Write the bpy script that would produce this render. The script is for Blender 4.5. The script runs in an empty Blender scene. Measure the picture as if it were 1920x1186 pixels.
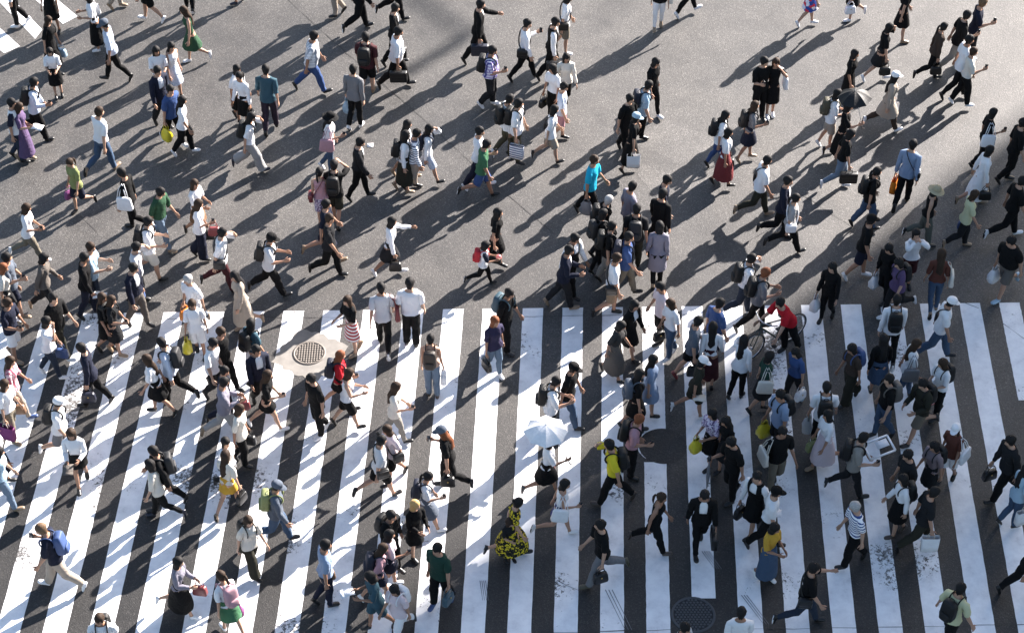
import bpy, math, random
import numpy as np
from mathutils import Matrix, Vector

scene = bpy.context.scene
R = math.radians
PI = math.pi

# ------------------------------------------------------------------ camera
PITCH = R(44.0)
FPX = 3620 / math.tan(PITCH)            # focal length in photo pixels (photo is 1920 x 1186)
DIST = FPX / (74.9 / 0.82)
CAM = np.array([0.0, -DIST * math.cos(PITCH), DIST * math.sin(PITCH)])
cam_data = bpy.data.cameras.new('camera')
cam_data.sensor_width = 36.0
cam_data.lens = FPX / 1920 * 36.0
cam_data.clip_end = 2000
cam = bpy.data.objects.new('camera', cam_data)
scene.collection.objects.link(cam)
cam.location = CAM
cam.rotation_euler = (PI / 2 - PITCH, 0, 0)
scene.camera = cam

# ------------------------------------------------------------------ sky, sun, exposure
SUN_EL, SUN_AZ = R(26.0), R(45.5)       # azimuth counted from +x towards +y
world = bpy.data.worlds.new('World')
scene.world = world
world.use_nodes = True
wn = world.node_tree.nodes
wn.clear()
w_out = wn.new('ShaderNodeOutputWorld')
w_bg = wn.new('ShaderNodeBackground')
w_sky = wn.new('ShaderNodeTexSky')
w_sky.sky_type = 'NISHITA'
w_sky.sun_disc = False
w_sky.dust_density = 1.6
w_sky.sun_elevation = SUN_EL
w_sky.sun_rotation = PI / 2 - SUN_AZ
w_bg.inputs['Strength'].default_value = 0.057
world.node_tree.links.new(w_sky.outputs[0], w_bg.inputs[0])
world.node_tree.links.new(w_bg.outputs[0], w_out.inputs[0])

sun_data = bpy.data.lights.new('sun', 'SUN')
sun_data.energy = 5.0
sun_data.angle = R(0.53)
sun_data.color = (1.0, 0.925, 0.87)
sun = bpy.data.objects.new('sun', sun_data)
scene.collection.objects.link(sun)
SUN = Vector((math.cos(SUN_EL) * math.cos(SUN_AZ), math.cos(SUN_EL) * math.sin(SUN_AZ), math.sin(SUN_EL)))
sun.rotation_euler = SUN.to_track_quat('Z', 'Y').to_euler()
sun.location = SUN * 60

scene.view_settings.view_transform = 'Standard'
scene.view_settings.look = 'None'
scene.view_settings.gamma = 1.0
scene.view_settings.use_curve_mapping = False
scene.view_settings.exposure = 2.3


def ground(u, v, z=0.0):
    """photo pixel -> point on the horizontal plane at height z"""
    x = (u - 960) / FPX
    y = -(v - 593) / FPX
    d = np.array([x, math.cos(PITCH) + y * math.sin(PITCH), -math.sin(PITCH) + y * math.cos(PITCH)])
    return CAM + d * ((CAM[2] - z) / -d[2])


def pixel(p):
    q = np.array(p) - CAM
    z = q[1] * math.cos(PITCH) - q[2] * math.sin(PITCH)
    y = q[1] * math.sin(PITCH) + q[2] * math.cos(PITCH)
    return 960 + FPX * q[0] / z, 593 - FPX * y / z


# ------------------------------------------------------------------ helpers
COL = scene.collection


def link(name, mesh, mats, parent=None):
    o = bpy.data.objects.new(name, mesh)
    COL.objects.link(o)
    if mats is not None and len(mesh.materials) == 0:
        for m in (mats if isinstance(mats, (list, tuple)) else [mats]):
            mesh.materials.append(m)
    if parent is not None:
        o.parent = parent
    return o


def make_mesh(name, V, F, smooth=True, mi=None):
    me = bpy.data.meshes.new(name)
    V = np.asarray(V, dtype=np.float32)
    me.vertices.add(len(V))
    me.vertices.foreach_set('co', V.ravel())
    lens = np.fromiter((len(f) for f in F), dtype=np.int32, count=len(F))
    loops = np.fromiter((i for f in F for i in f), dtype=np.int32, count=int(lens.sum()))
    me.loops.add(len(loops))
    me.loops.foreach_set('vertex_index', loops)
    me.polygons.add(len(F))
    me.polygons.foreach_set('loop_start', np.concatenate(([0], np.cumsum(lens)[:-1])).astype(np.int32))
    me.polygons.foreach_set('loop_total', lens)
    if smooth:
        me.polygons.foreach_set('use_smooth', np.ones(len(F), dtype=bool))
    if mi is not None:
        me.polygons.foreach_set('material_index', np.asarray(mi, dtype=np.int32))
    me.update(calc_edges=True)
    return me


def tag(o, label=None, cat=None, group=None, kind=None):
    if label: o['label'] = label
    if cat: o['category'] = cat
    if group: o['group'] = group
    if kind: o['kind'] = kind
    return o


def box(cx, cy, cz, sx, sy, sz):
    V = [(cx + a * sx / 2, cy + b * sy / 2, cz + c * sz / 2) for a in (-1, 1) for b in (-1, 1) for c in (-1, 1)]
    F = [(0, 1, 3, 2), (4, 6, 7, 5), (0, 4, 5, 1), (2, 3, 7, 6), (0, 2, 6, 4), (1, 5, 7, 3)]
    return V, F


def join(*parts):
    V, F = [], []
    for v, f in parts:
        n = len(V)
        V.extend([tuple(p) for p in v])
        F.extend([tuple(i + n for i in q) for q in f])
    return V, F


def tube(pts, r, n=6, closed=False, flat=1.0, caps=True):
    """tube along a polyline; r a number or list"""
    P = [Vector(p) for p in pts]
    m = len(P)
    rs = r if isinstance(r, (list, tuple)) else [r] * m
    V, F = [], []
    ref = None
    for i in range(m):
        a = P[(i - 1) % m] if (closed or i > 0) else P[i]
        b = P[(i + 1) % m] if (closed or i < m - 1) else P[i]
        d = (b - a).normalized()
        if ref is None:
            ref = Vector((0, 1, 0)) if abs(d.y) < 0.8 else Vector((1, 0, 0))
        u = (ref - d * ref.dot(d)).normalized()
        w = d.cross(u)
        ref = u
        for k in range(n):
            t = 2 * PI * k / n
            V.append(tuple(P[i] + u * (math.cos(t) * rs[i]) + w * (math.sin(t) * rs[i] * flat)))
    for i in range(m if closed else m - 1):
        j = (i + 1) % m
        for k in range(n):
            l = (k + 1) % n
            F.append((i * n + k, i * n + l, j * n + l, j * n + k))
    if caps and not closed:
        F.append(tuple(range(n - 1, -1, -1)))
        F.append(tuple((m - 1) * n + k for k in range(n)))
    return V, F


def lathe(profile, n=24):
    V, F = [], []
    for r, z in profile:
        for k in range(n):
            t = 2 * PI * k / n
            V.append((r * math.cos(t), r * math.sin(t), z))
    for i in range(len(profile) - 1):
        for k in range(n):
            l = (k + 1) % n
            F.append((i * n + k, i * n + l, (i + 1) * n + l, (i + 1) * n + k))
    return V, F


def softbox(sx, sy, sz, e=0.35, n=12, m=7, taper=0.0):
    """rounded bag-like block, centred, full sizes given"""
    V, F = [], []
    sg = lambda c, p: math.copysign(abs(c) ** p, c)
    for i in range(1, m):
        ph = -PI / 2 + PI * i / m
        for k in range(n):
            t = 2 * PI * (k + 0.5) / n
            z = sg(math.sin(ph), e)
            tp = 1 - taper * (z + 1) / 2
            V.append((sx / 2 * sg(math.cos(ph), e) * sg(math.cos(t), e) * tp,
                      sy / 2 * sg(math.cos(ph), e) * sg(math.sin(t), e) * tp, sz / 2 * z))
    for i in range(m - 2):
        for k in range(n):
            l = (k + 1) % n
            F.append((i * n + k, i * n + l, (i + 1) * n + l, (i + 1) * n + k))
    F.append(tuple(range(n - 1, -1, -1)))
    F.append(tuple((m - 2) * n + k for k in range(n)))
    return V, F


def shift(vf, dx, dy, dz):
    return [(x + dx, y + dy, z + dz) for x, y, z in vf[0]], vf[1]


# ------------------------------------------------------------------ materials
MATS = {}
PAL = dict(
    white=(.70, .70, .71), cream=(.74, .68, .56), black=(.009, .009, .010), charcoal=(.024, .025, .029),
    darkgrey=(.06, .058, .058), grey=(.26, .26, .28), lightgrey=(.48, .47, .46), palegrey=(.62, .63, .66),
    stone=(.40, .36, .30), taupe=(.20, .165, .135), brown=(.09, .055, .036), darkbrown=(.055, .038, .028),
    caramel=(.33, .15, .045), tan=(.45, .28, .13), beige=(.56, .44, .32), khaki=(.28, .23, .15),
    olive=(.12, .10, .045), darkolive=(.045, .043, .025), greygreen=(.14, .16, .13), navy=(.016, .022, .055),
    indigo=(.045, .035, .11), blue=(.035, .12, .40), cobalt=(.02, .06, .34), skyblue=(.30, .46, .75),
    lightblue=(.33, .55, .72), paleblue=(.56, .66, .84), turquoise=(.02, .46, .68), teal=(.03, .13, .19),
    slate=(.13, .17, .24), denim=(.06, .14, .28), darkdenim=(.028, .048, .09), lightdenim=(.17, .29, .45),
    green=(.025, .13, .05), grass=(.04, .26, .09), forest=(.012, .085, .055), lime=(.34, .40, .06),
    palelime=(.62, .62, .28), yellow=(.78, .66, .04), mustard=(.62, .36, .05), orange=(.78, .25, .03),
    rust=(.20, .045, .02), brick=(.28, .04, .035), red=(.36, .02, .025), crimson=(.55, .018, .03),
    burgundy=(.10, .015, .022), plum=(.05, .03, .055), purple=(.17, .09, .26), magenta=(.40, .04, .30),
    pink=(.78, .34, .42), palepink=(.78, .60, .64), dustypink=(.38, .26, .28), lilac=(.32, .30, .40),
    nude=(.60, .40, .30), straw=(.62, .50, .24), clear=(.55, .62, .66),
    stripe=(.7, .72, .78), check=(.5, .5, .55), plaid=(.3, .3, .5), redplaid=(.4, .15, .18), striped=(.8, .8, .8),
    floral=(.3, .1, .2), floralyellow=(.5, .4, .05), patterned=(.4, .35, .45), redstripe=(.5, .1, .1))
KEEP = {'yellow', 'crimson', 'turquoise', 'orange', 'nude', 'white', 'mustard'}
for _k in KEEP - {'white'}: PAL[_k] = tuple(x * .74 for x in PAL[_k])
for _k, _c in list(PAL.items()):                # everyday dyes are duller than paint
    if _k not in KEEP:
        _l = .3 * _c[0] + .55 * _c[1] + .15 * _c[2]
        PAL[_k] = tuple((x * .66 + _l * .34) * (.58 if _l < .5 else .80) for x in _c)
WORD = dict(palegrey='pale grey', lightgrey='light grey', darkgrey='dark grey', darkbrown='dark brown', darkolive='dark olive',
            greygreen='grey-green', skyblue='sky blue', lightblue='light blue', paleblue='pale blue', darkdenim='dark denim',
            lightdenim='light denim', palelime='pale yellow', palepink='pale pink', dustypink='dusty pink', slate='slate blue',
            stripe='blue and white striped', check='grey checked', plaid='blue plaid', redplaid='pink plaid', striped='white striped',
            floral='red and blue flowered', floralyellow='yellow and black flowered', patterned='patterned purple',
            redstripe='red and white striped', clear='clear', lime='yellow-green', grass='bright green', forest='dark green')


def nodes_of(name):
    m = bpy.data.materials.new(name)
    m.use_nodes = True
    nt = m.node_tree
    b = nt.nodes['Principled BSDF']
    return m, nt, b


def ramp(nt, stops, interp='LINEAR'):
    r = nt.nodes.new('ShaderNodeValToRGB')
    r.color_ramp.interpolation = interp
    el = r.color_ramp.elements
    while len(el) > len(stops):
        el.remove(el[-1])
    while len(el) < len(stops):
        el.new(1.0)
    for e, (p, c) in zip(el, stops):
        e.position = p
        e.color = (*c, 1) if len(c) == 3 else c
    return r


def tex(nt, kind, scale, coord='Object', **kw):
    c = nt.nodes.new('ShaderNodeTexCoord')
    t = nt.nodes.new(kind)
    t.inputs['Scale'].default_value = scale
    for k, v in kw.items():
        t.inputs[k].default_value = v
    nt.links.new(c.outputs[coord], t.inputs['Vector'])
    return t


def mixc(nt, fac, a, b, mode='MIX'):
    m = nt.nodes.new('ShaderNodeMix')
    m.data_type = 'RGBA'
    m.blend_type = mode
    for s, v in ((0, fac), (6, a), (7, b)):
        if hasattr(v, 'is_linked') or hasattr(v, 'links'):
            nt.links.new(v, m.inputs[s])
        elif s == 0:
            m.inputs[0].default_value = v
        else:
            m.inputs[s].default_value = (*v, 1)
    return m.outputs[2]


def bump(nt, b, h, strength, dist):
    n = nt.nodes.new('ShaderNodeBump')
    n.inputs['Strength'].default_value = strength
    n.inputs['Distance'].default_value = dist
    nt.links.new(h, n.inputs['Height'])
    nt.links.new(n.outputs[0], b.inputs['Normal'])


def cloth(col):
    if col in MATS:
        return MATS[col]
    m, nt, b = nodes_of('cloth_' + col)
    base = PAL[col]
    b.inputs['Roughness'].default_value = 0.85
    b.inputs['Specular IOR Level'].default_value = 0.15
    folds = tex(nt, 'ShaderNodeTexNoise', 7.0, Detail=3.0, Distortion=0.6)
    tint = tex(nt, 'ShaderNodeTexNoise', 3.0, Detail=1.0)
    c0 = mixc(nt, tint.outputs['Fac'], tuple(x * 0.86 for x in base), tuple(min(1, x * 1.12) for x in base))
    sep = None

    def axis(i):
        c = nt.nodes.new('ShaderNodeTexCoord')
        s = nt.nodes.new('ShaderNodeSeparateXYZ')
        nt.links.new(c.outputs['Object'], s.inputs[0])
        return s.outputs[i]

    def wave(src, freq, thr):
        a = nt.nodes.new('ShaderNodeMath'); a.operation = 'MULTIPLY'; a.inputs[1].default_value = freq
        nt.links.new(src, a.inputs[0])
        f = nt.nodes.new('ShaderNodeMath'); f.operation = 'FRACT'
        nt.links.new(a.outputs[0], f.inputs[0])
        g = nt.nodes.new('ShaderNodeMath'); g.operation = 'GREATER_THAN'; g.inputs[1].default_value = thr
        nt.links.new(f.outputs[0], g.inputs[0])
        return g.outputs[0]
    if col in ('stripe', 'striped'):
        c0 = mixc(nt, wave(axis(2), 17, .58), (.78, .78, .80), (.04, .07, .20) if col == 'stripe' else (.10, .11, .16))
    elif col == 'redstripe':
        c0 = mixc(nt, wave(axis(2), 11, .5), (.75, .72, .70), (.34, .03, .04))
    elif col in ('check', 'plaid', 'redplaid'):
        A, B, C = {'check': ((.72, .72, .74), (.30, .32, .36), (.55, .56, .58)),
                   'plaid': ((.60, .60, .68), (.06, .06, .20), (.30, .22, .42)),
                   'redplaid': ((.62, .48, .48), (.30, .08, .12), (.48, .30, .32))}[col]
        c1 = mixc(nt, wave(axis(2), 14, .5), A, C)
        c0 = mixc(nt, wave(axis(1), 14, .5), c1, B)
    elif col in ('floral', 'floralyellow', 'patterned'):
        v = tex(nt, 'ShaderNodeTexVoronoi', 34.0 if col != 'floral' else 11.0)
        S = {'floral': [(0, (.05, .10, .40)), (.35, (.62, .05, .07)), (.6, (.75, .72, .76)), (.8, (.04, .08, .30))],
             'floralyellow': [(0, (.012, .012, .012)), (.42, (.62, .48, .03)), (.75, (.05, .045, .02))],
             'patterned': [(0, (.55, .50, .58)), (.4, (.10, .07, .14)), (.7, (.38, .30, .44))]}[col]
        r = ramp(nt, S, 'CONSTANT')
        sp = nt.nodes.new('ShaderNodeSeparateColor')
        nt.links.new(v.outputs['Color'], sp.inputs[0])
        nt.links.new(sp.outputs[0], r.inputs[0])
        c0 = r.outputs[0]
    nt.links.new(c0, b.inputs['Base Color'])
    if 'denim' not in col:
        b.inputs['Sheen Weight'].default_value = 0.0
    bump(nt, b, folds.outputs['Fac'], 0.8, 0.04)
    MATS[col] = m
    return m


def plain(key, col, rough=0.5, metal=0.0, spec=0.5, noise=0.15, scale=12.0, bmp=0.0):
    if key in MATS:
        return MATS[key]
    m, nt, b = nodes_of(key)
    t = tex(nt, 'ShaderNodeTexNoise', scale, Detail=3.0)
    c = mixc(nt, t.outputs['Fac'], tuple(x * (1 - noise) for x in col), tuple(min(1, x * (1 + noise)) for x in col))
    nt.links.new(c, b.inputs['Base Color'])
    b.inputs['Roughness'].default_value = rough
    b.inputs['Metallic'].default_value = metal
    b.inputs['Specular IOR Level'].default_value = spec
    if bmp:
        bump(nt, b, t.outputs['Fac'], bmp, 0.01)
    MATS[key] = m
    return m


def leather(col):
    return plain('leather_' + col, PAL[col], 0.42, spec=0.5, scale=30.0, bmp=0.15)


def nylon(col):
    return plain('nylon_' + col, PAL[col], 0.6, spec=0.35, scale=14.0, bmp=0.35)


def film(col):
    key = 'film_' + col
    if key in MATS:
        return MATS[key]
    m = plain(key, PAL[col], 0.35, spec=0.5, scale=16.0, bmp=0.5)
    b = m.node_tree.nodes['Principled BSDF']
    b.inputs['Transmission Weight'].default_value = 0.45 if col == 'clear' else 0.0
    return m


SKINS = [plain('skin_%d' % i, c, 0.5, spec=0.4, noise=0.08) for i, c in
         enumerate([(.37, .21, .14), (.33, .18, .115), (.40, .24, .165), (.28, .15, .095)])]
LIP = plain('lips', (.36, .13, .11), 0.45)
EYE = plain('eyes', (.02, .014, .012), 0.3)
HAIRC = dict(k=(.010, .009, .009), n=(.032, .019, .012), r=(.16, .055, .024), g=(.34, .33, .32), y=(.42, .27, .11), b=(.12, .075, .045))
HAIRW = dict(k='black', n='dark brown', r='auburn', g='grey', y='blond', b='light brown')


def hairmat(c):
    key = 'hair_' + c
    if key in MATS:
        return MATS[key]
    m = plain(key, HAIRC[c], 0.7, spec=0.2, noise=0.5, scale=45.0, bmp=0.5)
    return m


# ================================================================== SETTING
# ------------------------------------------------------------------ asphalt road
def asphalt_material(name, dark=1.0):
    m, nt, b = nodes_of(name)
    grit = tex(nt, 'ShaderNodeTexVoronoi', 55.0)
    fine = tex(nt, 'ShaderNodeTexNoise', 38.0, Detail=4.0, Roughness=0.75)
    mid = tex(nt, 'ShaderNodeTexNoise', 1.3, Detail=4.0)
    big = tex(nt, 'ShaderNodeTexNoise', 0.16, Detail=3.0)
    sp = nt.nodes.new('ShaderNodeSeparateColor')
    nt.links.new(grit.outputs['Color'], sp.inputs[0])
    stones = ramp(nt, [(0.0, (.058, .055, .052)), (.6, (.085, .081, .077)), (.9, (.125, .118, .111)), (1.0, (.20, .19, .18))])
    nt.links.new(sp.outputs[0], stones.inputs[0])
    f2 = ramp(nt, [(.30, (.80, .80, .80)), (.70, (1.2, 1.2, 1.2))])
    nt.links.new(fine.outputs['Fac'], f2.inputs[0])
    c = mixc(nt, 1.0, stones.outputs[0], f2.outputs[0], 'MULTIPLY')
    m2 = ramp(nt, [(.30, (.80, .80, .81)), (.65, (1.12, 1.11, 1.10))])
    nt.links.new(mid.outputs['Fac'], m2.inputs[0])
    c = mixc(nt, 1.0, c, m2.outputs[0], 'MULTIPLY')
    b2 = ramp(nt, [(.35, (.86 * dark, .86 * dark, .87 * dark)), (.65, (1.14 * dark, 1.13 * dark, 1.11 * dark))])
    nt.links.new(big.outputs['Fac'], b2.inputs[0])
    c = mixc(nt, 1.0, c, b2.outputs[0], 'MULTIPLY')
    spots = tex(nt, 'ShaderNodeTexVoronoi', 2.6)
    gum = ramp(nt, [(0.0, (.45, .45, .46)), (.045, (.55, .55, .56)), (.075, (1, 1, 1))])
    nt.links.new(spots.outputs['Distance'], gum.inputs[0])
    c = mixc(nt, .8, c, gum.outputs[0], 'MULTIPLY')
    oil = tex(nt, 'ShaderNodeTexNoise', 0.7, Detail=5.0, Roughness=0.62, Distortion=0.8)
    o2 = ramp(nt, [(.30, (.72, .72, .73)), (.44, (1, 1, 1)), (.62, (1, 1, 1)), (.74, (1.16, 1.15, 1.13))])
    nt.links.new(oil.outputs['Fac'], o2.inputs[0])
    c = mixc(nt, 1.0, c, o2.outputs[0], 'MULTIPLY')
    # paler beyond the crossing: partly weathered asphalt, partly sun glare painted into the colour
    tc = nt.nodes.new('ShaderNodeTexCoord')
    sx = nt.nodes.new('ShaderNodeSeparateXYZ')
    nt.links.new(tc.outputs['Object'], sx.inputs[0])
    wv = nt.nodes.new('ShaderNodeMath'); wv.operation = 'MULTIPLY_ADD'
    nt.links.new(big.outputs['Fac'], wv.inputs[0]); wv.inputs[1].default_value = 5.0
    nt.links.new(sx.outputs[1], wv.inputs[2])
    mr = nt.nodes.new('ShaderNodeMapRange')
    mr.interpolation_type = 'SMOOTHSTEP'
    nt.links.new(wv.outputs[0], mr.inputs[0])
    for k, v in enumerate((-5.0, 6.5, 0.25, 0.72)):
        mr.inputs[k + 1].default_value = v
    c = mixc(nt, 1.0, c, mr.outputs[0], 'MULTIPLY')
    nt.links.new(c, b.inputs['Base Color'])
    b.inputs['Roughness'].default_value = 0.6
    b.inputs['Specular IOR Level'].default_value = 0.45
    bump(nt, b, grit.outputs['Distance'], 0.5, 0.006)
    return m, c


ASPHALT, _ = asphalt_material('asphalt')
PATCHASPHALT, _ = asphalt_material('asphalt_dark_patch', 0.62)
PALEASPHALT, _ = asphalt_material('asphalt_pale_patch', 1.22)

S = 220.0
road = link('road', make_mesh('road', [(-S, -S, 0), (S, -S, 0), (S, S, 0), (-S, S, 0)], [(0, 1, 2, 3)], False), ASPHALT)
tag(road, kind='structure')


def paint_material(name, wear):
    m, nt, b = nodes_of(name)
    n1 = tex(nt, 'ShaderNodeTexNoise', 12.0, Detail=7.0, Roughness=0.78)
    n2 = tex(nt, 'ShaderNodeTexNoise', 0.55, Detail=2.0)
    n3 = tex(nt, 'ShaderNodeTexNoise', 2.6, Detail=6.0, Roughness=0.68)
    cr = tex(nt, 'ShaderNodeTexVoronoi', 70.0)
    add = nt.nodes.new('ShaderNodeMath'); add.operation = 'MULTIPLY_ADD'
    nt.links.new(n2.outputs['Fac'], add.inputs[0]); add.inputs[1].default_value = 1.15
    nt.links.new(n1.outputs['Fac'], add.inputs[2])
    thr = ramp(nt, [(0, (0, 0, 0)), (1, (1, 1, 1))])
    thr.color_ramp.elements[0].position = 0.5 - 0.03
    thr.color_ramp.elements[1].position = 0.5 + 0.02
    sc = nt.nodes.new('ShaderNodeMath'); sc.operation = 'MULTIPLY_ADD'
    nt.links.new(add.outputs[0], sc.inputs[0]); sc.inputs[1].default_value = 1.0; sc.inputs[2].default_value = wear - 0.90
    nt.links.new(sc.outputs[0], thr.inputs[0])
    dirt = ramp(nt, [(.25, (.52, .52, .53)), (.42, (.72, .72, .73)), (.6, (.83, .83, .83))])
    nt.links.new(n3.outputs['Fac'], dirt.inputs[0])
    sp = nt.nodes.new('ShaderNodeSeparateColor')
    nt.links.new(cr.outputs['Color'], sp.inputs[0])
    under = ramp(nt, [(0, (.05, .048, .046)), (.7, (.10, .095, .09)), (1, (.30, .29, .28))])
    nt.links.new(sp.outputs[0], under.inputs[0])
    c = mixc(nt, thr.outputs[0], dirt.outputs[0], under.outputs[0])
    nt.links.new(c, b.inputs['Base Color'])
    b.inputs['Roughness'].default_value = 0.6
    b.inputs['Specular IOR Level'].default_value = 0.4
    bump(nt, b, n1.outputs['Fac'], 0.25, 0.004)
    return m


PAINT = paint_material('road_paint', 0.06)
PAINTWORN = paint_material('road_paint_worn', 0.17)

# ------------------------------------------------------------------ zebra crossing: one sheet per stripe
TILT = -0.2995 / -8.078
PERIOD, HALF = 0.82, 0.212


def far_edge(x): return 0.237 + 0.0168 * x


def stripe(i, y0=None, y1=-10.6, mat=None):
    xc = -7.775 + PERIOD * i
    rnd = random.Random(900 + i)
    left, right = [], []
    n = 60
    for k in range(n + 1):
        t = k / n
        for side, acc in ((-1, left), (1, right)):
            xx = xc + side * HALF
            yt = far_edge(xx) if y0 is None else y0
            y = yt + (y1 - yt) * t
            w = rnd.uniform(-.004, .004)
            acc.append((xx + (y - 0.05) * TILT + w, y, 0.004))
    V = left + right
    F = [(k, k + 1, n + 2 + k, n + 1 + k) for k in range(n)]
    return link('zebra_stripe', make_mesh('zebra_stripe', V, F, False), mat or PAINT, road)


def gy(v): return ground(960, v)[1]


for i in range(-7, 23):
    mat = PAINTWORN if (i < 9 and i % 3 != 1) or i in (16, 19) else PAINT
    if i == 13:
        stripe(i, None, gy(810), mat)
        stripe(i, gy(866), -10.6, mat)
    elif i == 14:
        stripe(i, None, gy(1121), mat)
    elif i == 22:
        stripe(i, None, gy(750), mat)
    else:
        stripe(i, mat=mat)


def flat(name, pix, z, mat, parent=road):
    V = [(*ground(u, v)[:2], z) for u, v in pix]
    return link(name, make_mesh(name, V, [tuple(range(len(V)))], False), mat, parent)


# the other crossing in the far corner
for q in ([(-60, 10), (0, 53), (37, 87), (8, 100), (-70, 40)],
          [(-30, -55), (27, 2), (79, 56), (66, 73), (34, 40), (-60, -57)],
          [(45, -22), (67, 0), (118, 45), (145, 31), (108, 0), (82, -22)]):
    area = sum(q[k][0] * q[(k + 1) % len(q)][1] - q[(k + 1) % len(q)][0] * q[k][1] for k in range(len(q)))
    flat('zebra_stripe', q if area < 0 else q[::-1], 0.004, PAINT)

# seams and patches in the asphalt
SEAM = plain('tar_seam', (.028, .027, .026), 0.7, noise=0.5, scale=5.0)


def seam(pts, w=0.014, seed=1):
    rnd = random.Random(seed)
    P = []
    for (a, b) in zip(pts[:-1], pts[1:]):
        A, B = ground(*a), ground(*b)
        n = max(2, int(np.linalg.norm(B - A) / 0.25))
        for k in range(n):
            p = A + (B - A) * k / n
            P.append(p + np.array([rnd.uniform(-.012, .012), rnd.uniform(-.012, .012), 0]))
    P.append(ground(*pts[-1]))
    V, F = [], []
    for k, p in enumerate(P):
        d = P[min(k + 1, len(P) - 1)] - P[max(k - 1, 0)]
        nrm = np.array([-d[1], d[0], 0]) / (np.linalg.norm(d) + 1e-9)
        h = w / 3 * rnd.uniform(.3, 1.5)
        for s in (1, -1):
            V.append((p[0] + nrm[0] * h * s, p[1] + nrm[1] * h * s, 0.008))
    F = [(2 * k, 2 * k + 1, 2 * k + 3, 2 * k + 2) for k in range(len(P) - 1)]
    link('tar_seam', make_mesh('tar_seam', V, F, False), SEAM, road)


seam([(520, -20), (585, 42), (650, 100), (770, 202), (850, 275), (905, 325), (985, 393), (1040, 440)], 0.022, 3)
seam([(1330, 235), (1330, 235 + 1), (1440, 322), (1560, 402), (1585, 417), (1660, 470)], 0.018, 5)
seam([(975, 594), (1100, 592), (1300, 590)], 0.02, 6)
seam([(300, 598), (560, 594), (760, 600)], 0.014, 7)
seam([(1000, 1186), (1260, 1180), (1490, 1178), (1700, 1175), (1920, 1170)], 0.02, 8)
seam([(1880, 606), (1935, 645)], 0.016, 9)
seam([(1790, 560), (1835, 578)], 0.016, 10)
seam([(1045, 1088), (1060, 1096), (1085, 1106)], 0.018, 11)
seam([(150, 405), (170, 422), (182, 436)], 0.018, 12)
seam([(560, 985), (590, 962), (640, 955)], 0.012, 13)
SCUFF = plain('tyre_rubber_scuff', (.20, .20, .21), .8, noise=.5, scale=20.0)
for (a, b, m_, sp_) in (((900, 1088), (905, 1125), 4, 5), ((1135, 1105), (1172, 1180), 3, 9), ((1316, 1033), (1340, 1066), 4, 6), ((1390, 1115), (1432, 1170), 3, 7)):
    for k in range(m_):
        pa_, pb_ = ground(a[0] + k * sp_ * .7, a[1]), ground(b[0] + k * sp_ * .7, b[1])
        dd = (pb_ - pa_) / np.linalg.norm(pb_ - pa_)
        nn = np.array([-dd[1], dd[0], 0]) * .008
        link('tyre_scuff', make_mesh('tyre_scuff', [(p_[0], p_[1], .0085) for p_ in (pa_ - nn, pb_ - nn * .4, pb_ + nn * .4, pa_ + nn)], [(0, 1, 2, 3)], False), SCUFF, road)
flat('asphalt_patch', [(1195, 262), (1250, 222), (1345, 262), (1330, 345), (1232, 372), (1196, 330)][::-1], 0.003, PALEASPHALT)

# ------------------------------------------------------------------ manhole covers
IRON = plain('cast_iron', (.15, .13, .112), 0.6, metal=0.2, noise=0.35, scale=25.0)
IRONGROOVE = plain('cast_iron_groove', (.05, .044, .038), 0.8, noise=0.3)
CEMENT = plain('cement', (.20, .186, .168), 0.9, noise=0.4, scale=5.0)


def disc(r, z, n=40):
    V = [(r * math.cos(2 * PI * k / n), r * math.sin(2 * PI * k / n), z) for k in range(n)]
    return V, [tuple(range(n))]


def annulus(r0, r1, z0, z1, n=40):
    return lathe([(r1, 0.0), (r1 - .004, z1), (r0, z1), (r0 - .002, z0)], n)


def manhole(u, v, r, label, studs):
    p = ground(u, v)
    e = bpy.data.objects.new('manhole_cover', None)
    COL.objects.link(e)
    e.location = (p[0], p[1], 0.006)
    tag(e, label, 'manhole cover', 'manhole covers in the road')
    link('frame', make_mesh('frame', *annulus(r - .045, r, .004, .012)), plain('dark_iron', (.055, .06, .068), .6, metal=.1) if studs else IRON, e)
    link('lid', make_mesh('lid', *disc(r - .046, .006), False), plain('iron_hollow', (.014, .015, .017), .8) if studs else IRONGROOVE, e)
    parts = []
    if studs:
        k = 0.062
        for a in range(-7, 8):
            for b in range(-7, 8):
                x, y = a * k + (b % 2) * k / 2, b * k * .87
                if x * x + y * y < (r - .07) ** 2:
                    parts.append(shift(lathe([(.024, 0), (.02, .006), (.001, .0062)], 8), x, y, .006))
        link('raised_studs', make_mesh('raised_studs', *join(*parts)), plain('dark_iron', (.055, .06, .068), .6, metal=.1), e)
    else:
        k = 0.052
        for a in range(-7, 8):
            for b in range(-7, 8):
                x, y = a * k, b * k
                if x * x + y * y < (r - .066) ** 2:
                    parts.append(box(x, y, .009, k * .74, k * .74, .006))
        link('raised_grid', make_mesh('raised_grid', *join(*parts), False), IRON, e)
    return e


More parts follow.
